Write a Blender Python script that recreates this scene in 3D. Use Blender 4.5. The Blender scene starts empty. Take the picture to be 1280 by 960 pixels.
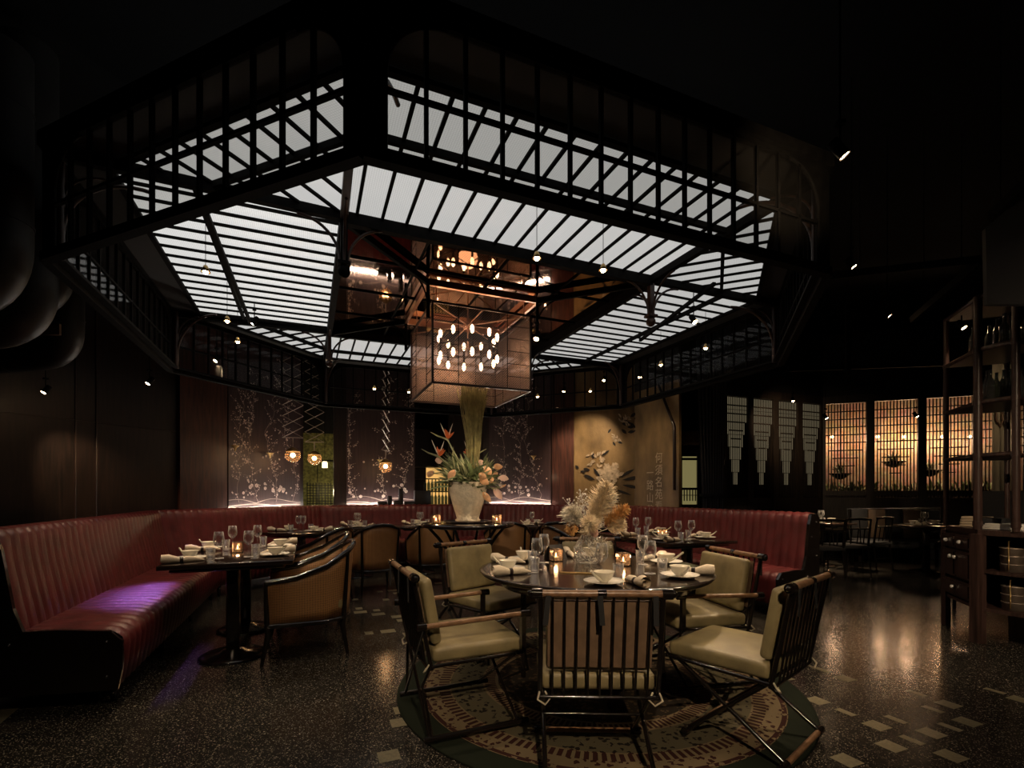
import bpy, bmesh, math, random
from math import pi, sin, cos, radians as R
from mathutils import Vector as V, Matrix as M4
S = bpy.context.scene
COL = S.collection
rnd = random.Random(7)
H = 1.25                       # camera height
# ---------------------------------------------------------------- camera, world, exposure
cam = bpy.data.cameras.new('camera'); co = bpy.data.objects.new('camera', cam); COL.objects.link(co)
co.location = (0, 0, H); co.rotation_euler = (pi/2, 0, 0)
cam.sensor_width = 36; cam.lens = 612/1280*36; cam.shift_y = (616.5-480)/1280; cam.clip_start = .05
S.camera = co
S.view_settings.view_transform = 'Standard'; S.view_settings.look = 'None'
S.view_settings.gamma = 1; S.view_settings.exposure = 0.12
try: S.view_settings.use_curve_mapping = False
except Exception: pass
w = bpy.data.worlds.new('world'); S.world = w; w.use_nodes = True
w.node_tree.nodes['Background'].inputs[0].default_value = (.5, .45, .4, 1)
w.node_tree.nodes['Background'].inputs[1].default_value = .0
C = S.cycles
C.max_bounces = 8; C.diffuse_bounces = 3; C.glossy_bounces = 4; C.transmission_bounces = 4; C.transparent_max_bounces = 24
C.caustics_reflective = False; C.caustics_refractive = False; C.sample_clamp_indirect = 3.0
PANEL_E = .52                  # radiance of the backlit ceiling glass
# ---------------------------------------------------------------- materials
def newmat(name):
    m = bpy.data.materials.new(name); m.use_nodes = True
    return m, m.node_tree.nodes, m.node_tree.links, m.node_tree.nodes['Principled BSDF']
def mat(name, col, rough=.5, metal=0, vary=0, scale=8, bump=0, bscale=40, spec=.5, coat=0, stretch=None, col2=None):
    m, n, l, b = newmat(name)
    b.inputs['Base Color'].default_value = (*col, 1); b.inputs['Roughness'].default_value = rough
    b.inputs['Metallic'].default_value = metal; b.inputs['Specular IOR Level'].default_value = spec
    b.inputs['Coat Weight'].default_value = coat; b.inputs['Coat Roughness'].default_value = .15
    tc = n.new('ShaderNodeTexCoord'); mp = n.new('ShaderNodeMapping'); l.new(tc.outputs['Object'], mp.inputs[0])
    if stretch: mp.inputs['Scale'].default_value = stretch
    nz = n.new('ShaderNodeTexNoise'); nz.inputs['Scale'].default_value = scale; nz.inputs['Detail'].default_value = 5
    l.new(mp.outputs[0], nz.inputs['Vector'])
    cr = n.new('ShaderNodeValToRGB'); k = vary or .12
    c2 = col2 or tuple(min(1, c*(1+k)) for c in col)
    cr.color_ramp.elements[0].position = .35; cr.color_ramp.elements[1].position = .68
    cr.color_ramp.elements[0].color = (*[c*(1-k) for c in col], 1); cr.color_ramp.elements[1].color = (*c2, 1)
    l.new(nz.outputs[0], cr.inputs[0]); l.new(cr.outputs[0], b.inputs['Base Color'])
    if bump:
        nb = n.new('ShaderNodeTexNoise'); nb.inputs['Scale'].default_value = bscale; l.new(mp.outputs[0], nb.inputs['Vector'])
        bp = n.new('ShaderNodeBump'); bp.inputs['Strength'].default_value = bump; bp.inputs['Distance'].default_value = .01
        l.new(nb.outputs[0], bp.inputs['Height']); l.new(bp.outputs[0], b.inputs['Normal'])
    return m
def emis(name, col, s):
    m, n, l, b = newmat(name); b.inputs['Base Color'].default_value = (.02, .02, .02, 1)
    b.inputs['Emission Color'].default_value = (*col, 1); b.inputs['Emission Strength'].default_value = s
    return m
def terrazzo():
    m, n, l, b = newmat('terrazzo')
    tc = n.new('ShaderNodeTexCoord')
    def flecks(scale, lo, hi):
        v = n.new('ShaderNodeTexVoronoi'); v.inputs['Scale'].default_value = scale; l.new(tc.outputs['Object'], v.inputs['Vector'])
        # chips that are small against their cell, at random
        r = n.new('ShaderNodeValToRGB'); r.color_ramp.elements[0].position = lo; r.color_ramp.elements[1].position = hi
        r.color_ramp.elements[0].color = (1, 1, 1, 1); r.color_ramp.elements[1].color = (0, 0, 0, 1)
        l.new(v.outputs['Distance'], r.inputs[0])
        s = n.new('ShaderNodeSeparateColor'); l.new(v.outputs['Color'], s.inputs[0])
        p = n.new('ShaderNodeMath'); p.operation = 'POWER'; p.inputs[1].default_value = 2.2; l.new(s.outputs[0], p.inputs[0])
        q = n.new('ShaderNodeMath'); q.operation = 'MULTIPLY'; l.new(r.outputs[0], q.inputs[0]); l.new(p.outputs[0], q.inputs[1])
        return q
    a = flecks(130, .28, .36); c = flecks(60, .2, .26)
    mx = n.new('ShaderNodeMath'); mx.operation = 'MAXIMUM'; l.new(a.outputs[0], mx.inputs[0]); l.new(c.outputs[0], mx.inputs[1])
    cm = n.new('ShaderNodeMix'); cm.data_type = 'RGBA'; l.new(mx.outputs[0], cm.inputs[0])
    cm.inputs[6].default_value = (.016, .0145, .0125, 1); cm.inputs[7].default_value = (.36, .32, .26, 1)
    l.new(cm.outputs[2], b.inputs['Base Color'])
    nz = n.new('ShaderNodeTexNoise'); nz.inputs['Scale'].default_value = 3; l.new(tc.outputs['Object'], nz.inputs['Vector'])
    mr = n.new('ShaderNodeMapRange'); mr.inputs[3].default_value = .12; mr.inputs[4].default_value = .24; l.new(nz.outputs[0], mr.inputs[0])
    l.new(mr.outputs[0], b.inputs['Roughness']); b.inputs['Specular IOR Level'].default_value = .45
    return m
def wood(name, c1, c2, rough=.4, horiz=False, sc=1.0):
    m, n, l, b = newmat(name); tc = n.new('ShaderNodeTexCoord'); mp = n.new('ShaderNodeMapping'); l.new(tc.outputs['Object'], mp.inputs[0])
    mp.inputs['Scale'].default_value = (14*sc, 14*sc, 1.0*sc) if not horiz else (1.5*sc, 14*sc, 14*sc)
    nz = n.new('ShaderNodeTexNoise'); nz.inputs['Scale'].default_value = 2.5; nz.inputs['Detail'].default_value = 8; nz.inputs['Distortion'].default_value = .6
    l.new(mp.outputs[0], nz.inputs['Vector']); cr = n.new('ShaderNodeValToRGB')
    cr.color_ramp.elements[0].position = .35; cr.color_ramp.elements[1].position = .65
    cr.color_ramp.elements[0].color = (*c1, 1); cr.color_ramp.elements[1].color = (*c2, 1)
    l.new(nz.outputs[0], cr.inputs[0]); l.new(cr.outputs[0], b.inputs['Base Color']); b.inputs['Roughness'].default_value = rough
    return m
def glassy(name, tint=(1, 1, 1), edge=.55, base=.04, rough=.03, haze=0.0, hazecol=(.8, .8, .8), rim=0.0, mx_=.75):
    """thin clear glass: see-through, mirrors at grazing angles"""
    m, n, l, b = newmat(name); n.remove(b); out = n['Material Output']
    t = n.new('ShaderNodeBsdfTransparent'); t.inputs[0].default_value = (*tint, 1)
    g = n.new('ShaderNodeBsdfGlossy'); g.inputs['Roughness'].default_value = rough
    lw = n.new('ShaderNodeLayerWeight'); lw.inputs[0].default_value = edge
    mr = n.new('ShaderNodeMapRange'); mr.inputs[3].default_value = base; mr.inputs[4].default_value = mx_
    l.new(lw.outputs['Facing'], mr.inputs[0]); mx = n.new('ShaderNodeMixShader')
    pw = n.new('ShaderNodeMath'); pw.operation = 'POWER'; pw.inputs[1].default_value = 1.6
    l.new(mr.outputs[0], pw.inputs[0]); l.new(pw.outputs[0], mx.inputs[0])
    l.new(t.outputs[0], mx.inputs[1]); l.new(g.outputs[0], mx.inputs[2]); last = mx
    if haze:
        d = n.new('ShaderNodeBsdfDiffuse'); d.inputs[0].default_value = (*hazecol, 1); m2 = n.new('ShaderNodeMixShader'); m2.inputs[0].default_value = haze
        if rim:  # pale edge highlight painted in as diffuse colour
            p3 = n.new('ShaderNodeMath'); p3.operation = 'POWER'; p3.inputs[1].default_value = 3; l.new(lw.outputs['Facing'], p3.inputs[0])
            ma = n.new('ShaderNodeMath'); ma.operation = 'MULTIPLY_ADD'; ma.inputs[1].default_value = rim; ma.inputs[2].default_value = haze; l.new(p3.outputs[0], ma.inputs[0]); l.new(ma.outputs[0], m2.inputs[0])
        l.new(mx.outputs[0], m2.inputs[1]); l.new(d.outputs[0], m2.inputs[2]); last = m2
    l.new(last.outputs[0], out.inputs[0]); return m
def grid_factor(n, l, sx, sz, width, vec=None):
    """1 on the lines of a fine grid in object x / z (and y)"""
    tc = n.new('ShaderNodeTexCoord'); sp = n.new('ShaderNodeSeparateXYZ'); l.new(vec or tc.outputs['UV'], sp.inputs[0]); outs = []
    for k, s in ((0, sx), (1, sz)):
        mu = n.new('ShaderNodeMath'); mu.operation = 'MULTIPLY'; mu.inputs[1].default_value = s; l.new(sp.outputs[k], mu.inputs[0])
        fr = n.new('ShaderNodeMath'); fr.operation = 'FRACT'; l.new(mu.outputs[0], fr.inputs[0])
        lt = n.new('ShaderNodeMath'); lt.operation = 'LESS_THAN'; lt.inputs[1].default_value = width; l.new(fr.outputs[0], lt.inputs[0]); outs.append(lt)
    mx = n.new('ShaderNodeMath'); mx.operation = 'MAXIMUM'; l.new(outs[0].outputs[0], mx.inputs[0]); l.new(outs[1].outputs[0], mx.inputs[1])
    return mx
def lightpanel(name, strength, col=(1, .985, .95)):
    m, n, l, b = newmat(name); gf = grid_factor(n, l, 75, 75, .18)
    cm = n.new('ShaderNodeMix'); cm.data_type = 'RGBA'; l.new(gf.outputs[0], cm.inputs[0])
    cm.inputs[6].default_value = (*col, 1); cm.inputs[7].default_value = (*[c*.72 for c in col], 1)
    l.new(cm.outputs[2], b.inputs['Emission Color']); b.inputs['Emission Strength'].default_value = strength
    b.inputs['Base Color'].default_value = (.08, .08, .075, 1); b.inputs['Roughness'].default_value = .4
    return m
def cane():
    m, n, l, b = newmat('woven_cane'); gf = grid_factor(n, l, 90, 90, .38)
    cm = n.new('ShaderNodeMix'); cm.data_type = 'RGBA'; l.new(gf.outputs[0], cm.inputs[0])
    cm.inputs[6].default_value = (.03, .016, .008, 1); cm.inputs[7].default_value = (.52, .27, .11, 1)
    l.new(cm.outputs[2], b.inputs['Base Color']); b.inputs['Roughness'].default_value = .5
    return m
def mesh_copper():
    m, n, l, b = newmat('copper_mesh'); out = n['Material Output']
    tc = n.new('ShaderNodeTexCoord'); mp = n.new('ShaderNodeMapping'); mp.inputs['Rotation'].default_value = (0, 0, pi/4)
    l.new(tc.outputs['UV'], mp.inputs[0]); gf = grid_factor(n, l, 62, 62, .3, mp.outputs[0])
    b.inputs['Base Color'].default_value = (.52, .39, .33, 1); b.inputs['Metallic'].default_value = .75; b.inputs['Roughness'].default_value = .42
    t = n.new('ShaderNodeBsdfTransparent'); t.inputs[0].default_value = (.9, .78, .72, 1); mx = n.new('ShaderNodeMixShader')
    mr = n.new('ShaderNodeMapRange'); mr.inputs[3].default_value = .12; mr.inputs[4].default_value = .72; l.new(gf.outputs[0], mr.inputs[0])
    l.new(mr.outputs[0], mx.inputs[0]); l.new(t.outputs[0], mx.inputs[1]); l.new(b.outputs[0], mx.inputs[2]); l.new(mx.outputs[0], out.inputs[0])
    return m
def leather(name, col, rough=.36):
    m = mat(name, col, rough, vary=.28, scale=7, bump=.25, bscale=260, spec=.5); return m
def rugmat():
    m, n, l, b = newmat('rug_pile'); tc = n.new('ShaderNodeTexCoord')
    ln = n.new('ShaderNodeVectorMath'); ln.operation = 'LENGTH'; l.new(tc.outputs['Object'], ln.inputs[0])
    dv = n.new('ShaderNodeMath'); dv.operation = 'DIVIDE'; dv.inputs[1].default_value = 1.28; l.new(ln.outputs['Value'], dv.inputs[0])
    def ramp(stops, inp, const=True):
        r = n.new('ShaderNodeValToRGB'); r.color_ramp.interpolation = 'CONSTANT' if const else 'LINEAR'
        e = r.color_ramp.elements; e[0].position = stops[0][0]; e[0].color = (*stops[0][1], 1); e[1].position = stops[1][0]; e[1].color = (*stops[1][1], 1)
        for p, c in stops[2:]: x = e.new(p); x.color = (*c, 1)
        l.new(inp, r.inputs[0]); return r
    dk, mar, tan, grn, ol = (.018, .014, .010), (.034, .013, .011), (.15, .115, .068), (.014, .018, .012), (.085, .074, .046)
    base = ramp([(0, mar), (.1, tan), (.13, dk), (.5, tan), (.515, mar), (.57, tan), (.58, ol), (.74, tan), (.75, mar), (.80, tan), (.81, tan), (.86, mar), (.88, tan), (.885, grn)], dv.outputs[0])
    mot = ramp([(0, tan), (.1, mar), (.13, (.065, .045, .026)), (.5, mar), (.515, tan), (.57, mar), (.58, (.014, .011, .009)), (.74, mar), (.75, tan), (.80, mar), (.81, mar), (.86, tan), (.88, mar), (.885, grn)], dv.outputs[0])
    # motif mask: petals from warped cells in polar space
    sp = n.new('ShaderNodeSeparateXYZ'); l.new(tc.outputs['Object'], sp.inputs[0])
    at = n.new('ShaderNodeMath'); at.operation = 'ARCTAN2'; l.new(sp.outputs[1], at.inputs[0]); l.new(sp.outputs[0], at.inputs[1])
    sc = n.new('ShaderNodeMath'); sc.operation = 'MULTIPLY'; sc.inputs[1].default_value = 1.0; l.new(at.outputs[0], sc.inputs[0])
    cb = n.new('ShaderNodeCombineXYZ'); l.new(sc.outputs[0], cb.inputs[0]); l.new(ln.outputs['Value'], cb.inputs[1])
    vo = n.new('ShaderNodeTexVoronoi'); vo.inputs['Scale'].default_value = 24; l.new(tc.outputs['Object'], vo.inputs['Vector'])
    nz = n.new('ShaderNodeTexNoise'); nz.inputs['Scale'].default_value = 60; l.new(tc.outputs['Object'], nz.inputs['Vector'])
    ad = n.new('ShaderNodeMath'); ad.operation = 'ADD'; l.new(vo.outputs['Distance'], ad.inputs[0]); l.new(nz.outputs[0], ad.inputs[1])
    lt = n.new('ShaderNodeMath'); lt.operation = 'LESS_THAN'; lt.inputs[1].default_value = .83; l.new(ad.outputs[0], lt.inputs[0])
    wv = n.new('ShaderNodeMath'); wv.operation = 'SINE'; m3 = n.new('ShaderNodeMath'); m3.operation = 'MULTIPLY'; m3.inputs[1].default_value = 150
    l.new(at.outputs[0], m3.inputs[0]); l.new(m3.outputs[0], wv.inputs[0])
    gt = n.new('ShaderNodeMath'); gt.operation = 'GREATER_THAN'; gt.inputs[1].default_value = .25; l.new(wv.outputs[0], gt.inputs[0])
    band = ramp([(0, (0, 0, 0)), (.515, (1, 1, 1)), (.57, (0, 0, 0)), (.75, (1, 1, 1)), (.80, (0, 0, 0))], dv.outputs[0])
    mk = n.new('ShaderNodeMix'); l.new(band.outputs[0], mk.inputs[0]); l.new(lt.outputs[0], mk.inputs[2]); l.new(gt.outputs[0], mk.inputs[3])
    mx = n.new('ShaderNodeMix'); mx.data_type = 'RGBA'; l.new(mk.outputs[0], mx.inputs[0]); l.new(base.outputs[0], mx.inputs[6]); l.new(mot.outputs[0], mx.inputs[7])
    l.new(mx.outputs[2], b.inputs['Base Color']); b.inputs['Roughness'].default_value = .95; b.inputs['Specular IOR Level'].default_value = .1
    return m
def brickmat():
    m, n, l, b = newmat('old_brick'); tc = n.new('ShaderNodeTexCoord'); br = n.new('ShaderNodeTexBrick'); l.new(tc.outputs['UV'], br.inputs['Vector'])
    br.inputs['Scale'].default_value = 5; br.inputs['Color1'].default_value = (.50, .29, .17, 1); br.inputs['Color2'].default_value = (.62, .43, .29, 1); br.inputs['Mortar'].default_value = (.5, .42, .33, 1)
    br.inputs['Mortar Size'].default_value = .012; nz = n.new('ShaderNodeTexNoise'); nz.inputs['Scale'].default_value = 4; l.new(tc.outputs['UV'], nz.inputs['Vector'])
    mx = n.new('ShaderNodeMix'); mx.data_type = 'RGBA'; mx.blend_type = 'MULTIPLY'; mx.inputs[0].default_value = .6; l.new(br.outputs[0], mx.inputs[6]); l.new(nz.outputs[1], mx.inputs[7])
    l.new(mx.outputs[2], b.inputs['Base Color']); b.inputs['Roughness'].default_value = .9; return m
MAT = dict(
    terrazzo=terrazzo(), inlay=mat('inlay_stone', (.19, .17, .105), .3, vary=.25, scale=60),
    black_ceiling=mat('black_paint', (.0018, .0018, .0018), .9, spec=.1), black_wall=mat('black_wall', (.006, .0055, .005), .7),
    cabinet_wood=wood('cabinet_wood', (.022, .012, .010), (.065, .036, .03), .35), iron=mat('black_iron', (.006, .0055, .005), .75, metal=0, spec=.06, vary=.3, scale=20), iron_brown=mat('brown_iron', (.035, .016, .011), .4, metal=.2, vary=.3, scale=12),
    soffit=mat('dark_soffit', (.012, .011, .010), .7), duct=mat('duct_metal', (.012, .011, .010), .5, metal=.3, vary=.3, scale=6, bump=.3, bscale=8),
    wall_wood=wood('dark_stained_wood', (.007, .0048, .0035), (.020, .011, .008), .34), red_wood=wood('red_stained_wood', (.03, .012, .009), (.085, .03, .02), .4),
    dark_wood=wood('dark_furniture_wood', (.008, .0045, .004), (.024, .012, .010), .3), lattice_wood=wood('lattice_wood', (.010, .007, .005), (.03, .02, .014), .5),
    lacquer=mat('black_lacquer', (.008, .006, .005), .14, spec=.5, coat=.6), table_lacquer=mat('table_lacquer', (.016, .010, .008), .13, spec=.5, coat=.7),
    leather_red=leather('oxblood_leather', (.105, .017, .018), .33), leather_olive=leather('olive_leather', (.25, .205, .105), .36), leather_tan=mat('brown_canvas', (.17, .105, .062), .7, vary=.2, scale=20),
    bamboo=mat('tan_bamboo', (.21, .115, .06), .35, vary=.3, scale=30), cane=cane(), porcelain=mat('cream_porcelain', (.78, .72, .58), .18, vary=.04, coat=.3),
    white_china=mat('white_china', (.80, .77, .70), .2, vary=.03), linen=mat('linen', (.72, .62, .48), .85, vary=.1, scale=25, bump=.4, bscale=120),
    brass=mat('aged_brass', (.45, .30, .12), .3, metal=.9), silver=mat('steel', (.5, .5, .5), .25, metal=1), cord=mat('cream_cord', (.55, .48, .36), .8),
    glass=glassy('clear_glass', edge=.55, base=.06, haze=.012, hazecol=(1, .97, .92), rim=.75), wired=glassy('wired_glass', (.80, .80, .79), edge=.3, base=.0, rough=.06, mx_=.38, haze=.008, hazecol=(.35, .33, .3)),  # clear glass: whitish highlights painted in by haze and rim
    bronze_mirror=mat('bronze_mirror', (.33, .225, .16), .035, metal=1, vary=.18, scale=2.5), copper=mat('copper', (.62, .32, .2), .3, metal=.8, vary=.15),
    scissor=mat('scissor_metal', (.42, .34, .27), .45, metal=.2), coppermesh=mesh_copper(), copper_pink=mat('pink_copper', (.66, .40, .31), .45, metal=.5, vary=.12), bulb=emis('bulb_filament', (1, .66, .38), 16), glow=emis('warm_lamp', (1, .66, .36), 60), flame=emis('candle_flame', (1, .5, .2), 14),
    led=emis('led_strip', (1, .90, .78), 110), rug=rugmat(), silk=mat('dark_silk', (.040, .022, .022), .42, vary=.25, scale=5, stretch=(6, 6, .5)),
    paint=mat('painted_blossom', (.66, .54, .46), .6, vary=.3, scale=30), paint_line=mat('painted_line', (.34, .27, .22), .6), gold=mat('gold_plaster', (.235, .155, .068), .5, vary=.45, scale=3.2, bump=.4, bscale=30, stretch=(1, 1, .5)),
    ink=mat('ink_paint', (.014, .011, .010), .6), ink_pale=mat('pale_paint', (.50, .40, .28), .6, vary=.3, scale=20), chalk=mat('chalk_paint', (.66, .54, .38), .7),
    stoneware=mat('mottled_stoneware', (.64, .58, .45), .7, vary=.14, scale=22, bump=.9, bscale=55), coral=mat('white_ceramic', (.62, .60, .53), .5),
    leaf=mat('green_leaf', (.13, .17, .07), .5, vary=.45, scale=9), leaf_pale=mat('pale_leaf', (.42, .43, .24), .5, vary=.4, scale=9), grass=mat('dry_grass', (.33, .29, .12), .7, vary=.35, scale=16),
    orange=mat('orange_petal', (.75, .17, .05), .5, vary=.2), peach=mat('peach_petal', (.75, .42, .22), .4, vary=.3, scale=14), blush=mat('blush_petal', (.75, .50, .40), .5), plume=mat('dried_plume', (.88, .70, .48), .9, vary=.2, scale=30),
    straw=mat('pale_straw', (.72, .66, .54), .9, vary=.2, scale=30), amber=mat('amber_dried_petal', (.62, .34, .12), .7, vary=.35, scale=20), brick=brickmat(),
    paper=emis('self_lit_paper', (.85, .70, .42), .12), yellow_glow=emis('yellow_pane', (.80, .68, .27), .20), amber_glow=emis('amber_shelf_glow', (1, .55, .16), .8),  # paper: weak glow put into the material to brighten the screens
    moss=mat('green_gold_wall', (.20, .19, .055), .8, vary=.5, scale=22), fabric_dark=mat('black_fabric', (.012, .012, .013), .8), cream_cloth=mat('cream_banner', (.30, .25, .17), .9, vary=.15, scale=5, stretch=(8, 8, 1)), blue_black=mat('indigo_curtain', (.018, .020, .028), .5),
    tiffin=mat('tin_enamel', (.34, .28, .23), .4, metal=.6, vary=.2), knob=mat('pewter_knob', (.7, .68, .64), .3, metal=.4), tile_roof=mat('clay_tiles', (.32, .18, .11), .6, vary=.4), paperback=mat('book_paper', (.42, .33, .22), .8),
    orchid=mat('fresh_white_petal', (.75, .72, .66), .5), stripe=mat('brown_leather_strip', (.20, .13, .08), .5), bottle=glassy('dark_bottle_glass', (.25, .3, .28), edge=.5, base=.12, haze=.05))
def plain(name, obj=False): return MAT[name]
# ---------------------------------------------------------------- mesh builder
class MB:
    def __init__(s): s.v = []; s.f = []; s.mi = []; s.m = 0; s.smooth = set(); s.uv = {}
    def add(s, vs, fs, smooth=False):
        o = len(s.v); s.v += [tuple(p) for p in vs]
        for f in fs:
            if smooth: s.smooth.add(len(s.f))
            s.f.append([i+o for i in f]); s.mi.append(s.m)
    def box(s, c, d, rz=0, T=None):
        hx, hy, hz = d[0]/2, d[1]/2, d[2]/2; ps = [V((x, y, z)) for x in (-hx, hx) for y in (-hy, hy) for z in (-hz, hz)]
        Rm = M4.Rotation(rz, 3, 'Z') if rz else None
        out = []
        for p in ps:
            if T is not None: p = T @ p
            elif Rm: p = Rm @ p
            out.append(p + V(c))
        s.add(out, [(0, 1, 3, 2), (4, 6, 7, 5), (0, 4, 5, 1), (2, 3, 7, 6), (0, 2, 6, 4), (1, 5, 7, 3)])
    def bar(s, p, q, w, h=None, up=(0, 0, 1)):
        """rectangular bar from p to q, w across, h along up"""
        p, q = V(p), V(q); h = h or w; d = (q-p); L = d.length
        if L < 1e-6: return
        d /= L; u = V(up)
        if abs(d.dot(u)) > .98: u = V((1, 0, 0)) if abs(d.x) < .9 else V((0, 1, 0))
        a = d.cross(u).normalized(); b = a.cross(d).normalized(); vs = []
        for e in (p, q):
            for x, y in ((-1, -1), (1, -1), (1, 1), (-1, 1)): vs.append(e + a*(x*w/2) + b*(y*h/2))
        s.add(vs, [(0, 3, 2, 1), (4, 5, 6, 7), (0, 1, 5, 4), (1, 2, 6, 5), (2, 3, 7, 6), (3, 0, 4, 7)])
    def tube(s, pts, r, n=8, closed=False, cap=True):
        pts = [V(p) for p in pts]; m = len(pts); rs = r if isinstance(r, (list, tuple)) else [r]*m; vs = []; ref = None
        for i, p in enumerate(pts):
            a = pts[(i-1) % m] if (i or closed) else p; b = pts[(i+1) % m] if (i < m-1 or closed) else p
            t = (b-a).normalized()
            if ref is None: ref = V((0, 0, 1)) if abs(t.z) < .9 else V((1, 0, 0))
            u = (ref - t*ref.dot(t))
            if u.length < 1e-4: u = t.orthogonal()
            u.normalize(); ref = u; w_ = t.cross(u)
            for k in range(n): vs.append(p + (u*cos(2*pi*k/n) + w_*sin(2*pi*k/n))*rs[i])
        fs = []
        for i in range(m if closed else m-1):
            for k in range(n): a = i*n+k; b = i*n+(k+1) % n; c = ((i+1) % m)*n; fs.append((a, b, c+(k+1) % n, c+k))
        s.add(vs, fs, True)
        if cap and not closed:
            s.add(vs[:n], [tuple(range(n))[::-1]]); s.add(vs[-n:], [tuple(range(n))])
    def lathe(s, prof, c=(0, 0, 0), n=20, sy=1.0, smooth=True):
        vs = []; fs = []; k = len(prof)
        for i in range(n):
            a = 2*pi*i/n
            for r, z in prof: vs.append((c[0]+r*cos(a), c[1]+r*sin(a)*sy, c[2]+z))
        for i in range(n):
            j = (i+1) % n
            for q in range(k-1): fs.append((i*k+q, j*k+q, j*k+q+1, i*k+q+1))
        s.add(vs, fs, smooth)
    def ball(s, c, r, n=12, sz=1.0): s.lathe([(max(1e-4, r*sin(pi*i/8)), -r*cos(pi*i/8)*sz) for i in range(9)], c, n)
    def prism(s, poly, z0, z1):
        k = len(poly); vs = [(x, y, z0) for x, y in poly]+[(x, y, z1) for x, y in poly]
        s.add(vs, [tuple(range(k))[::-1], tuple(range(k, 2*k))]+[(i, (i+1) % k, k+(i+1) % k, k+i) for i in range(k)])
    def slab(s, poly, nrm, th):
        """planar polygon (3D) given a thickness along nrm"""
        k = len(poly); a = [V(p) for p in poly]; b = [p+V(nrm)*th for p in a]
        s.add(a+b, [tuple(range(k))[::-1], tuple(range(k, 2*k))]+[(i, (i+1) % k, k+(i+1) % k, k+i) for i in range(k)])
    def quad(s, a, b, c, d): s.add([a, b, c, d], [(0, 1, 2, 3)])
    def rbox(s, c, d, r=.02, T=None, seg=3, puff=0):
        """rounded, slightly puffed cushion box"""
        bm = bmesh.new(); bmesh.ops.create_cube(bm, size=1); bmesh.ops.scale(bm, vec=d, verts=bm.verts)
        bmesh.ops.bevel(bm, geom=bm.edges[:], offset=r, segments=seg, affect='EDGES', profile=.5)
        if puff:
            bmesh.ops.subdivide_edges(bm, edges=[e for e in bm.edges if e.calc_length() > .08], cuts=4, use_grid_fill=True)
            for v in bm.verts:
                x, y, z = v.co.x/d[0]*2, v.co.y/d[1]*2, v.co.z/d[2]*2
                ax = min(range(3), key=lambda i: d[i]); t = [x, y, z]; o = [t[i] for i in range(3) if i != ax]
                v.co[ax] += puff*(1 if t[ax] > 0 else -1)*max(0, (1-o[0]**2))*max(0, (1-o[1]**2))
        bm.verts.index_update(); vs = [v.co.copy() for v in bm.verts]
        if T is not None: vs = [T @ v for v in vs]
        s.add([v+V(c) for v in vs], [[v.index for v in f.verts] for f in bm.faces], True); bm.free()
    def build(s, name, mats, parent=None, uvf=None, loc=None, rz=None):
        me = bpy.data.meshes.new(name); me.from_pydata([tuple(p) for p in s.v], [], s.f)
        mats = mats if isinstance(mats, (list, tuple)) else [mats]
        for m in mats: me.materials.append(MAT[m] if isinstance(m, str) else m)
        for i, p in enumerate(me.polygons):
            p.material_index = min(s.mi[i], len(mats)-1)
            if i in s.smooth: p.use_smooth = True
        if uvf:
            ul = me.uv_layers.new(name='UVMap')
            for lp in me.loops: ul.data[lp.index].uv = uvf(me.vertices[lp.vertex_index].co)
        me.update(); o = bpy.data.objects.new(name, me); COL.objects.link(o)
        if parent: o.parent = parent
        if loc: o.location = loc
        if rz is not None: o.rotation_euler[2] = rz
        return o
def tag(o, label=None, cat=None, group=None, kind=None):
    if label: o['label'] = label
    if cat: o['category'] = cat
    if group: o['group'] = group
    if kind: o['kind'] = kind
    return o
def empty(name, loc=(0, 0, 0), rz=0, label=None, cat=None, group=None):
    o = bpy.data.objects.new(name, None); COL.objects.link(o); o.location = loc; o.rotation_euler[2] = rz; o.empty_display_size = .1
    return tag(o, label, cat, group)
def copy_tree(o, parent=None, loc=None, rz=None, label=None, group=None):
    c = o.copy(); COL.objects.link(c); c.parent = parent
    if loc is not None: c.location = loc
    if rz is not None: c.rotation_euler[2] = rz
    if label: c['label'] = label
    if group: c['group'] = group
    for ch in list(o.children): copy_tree(ch, c)
    return c
class Proto:
    """first use places the built thing itself, later uses copy it"""
    def __init__(s, mk): s.mk = mk; s.o = None
    def put(s, loc, rz, label, group=None):
        if s.o is None:
            s.o = s.mk(); s.o.location = loc; s.o.rotation_euler[2] = rz; tag(s.o, label)
            if group: s.o['group'] = group
            return s.o
        return copy_tree(s.o, None, loc, rz, label, group)
def struct(o): o['kind'] = 'structure'; return o
def light(kind, loc, energy, col, parent=None, size=.03, spot=None, target=None, blend=.9, name='lamp_light'):
    ld = bpy.data.lights.new(name, kind); ld.energy = energy; ld.color = col
    if kind in ('POINT', 'SPOT'): ld.shadow_soft_size = size
    if kind == 'SPOT': ld.spot_size = R(spot); ld.spot_blend = blend
    if kind == 'AREA': ld.size = size
    o = bpy.data.objects.new(name, ld); COL.objects.link(o); o.location = loc
    if target is not None: o.rotation_euler = (V(target)-V(loc)).to_track_quat('-Z', 'Y').to_euler()
    if parent: o.parent = parent; o.matrix_parent_inverse = parent.matrix_basis.inverted()
    return o
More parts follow.
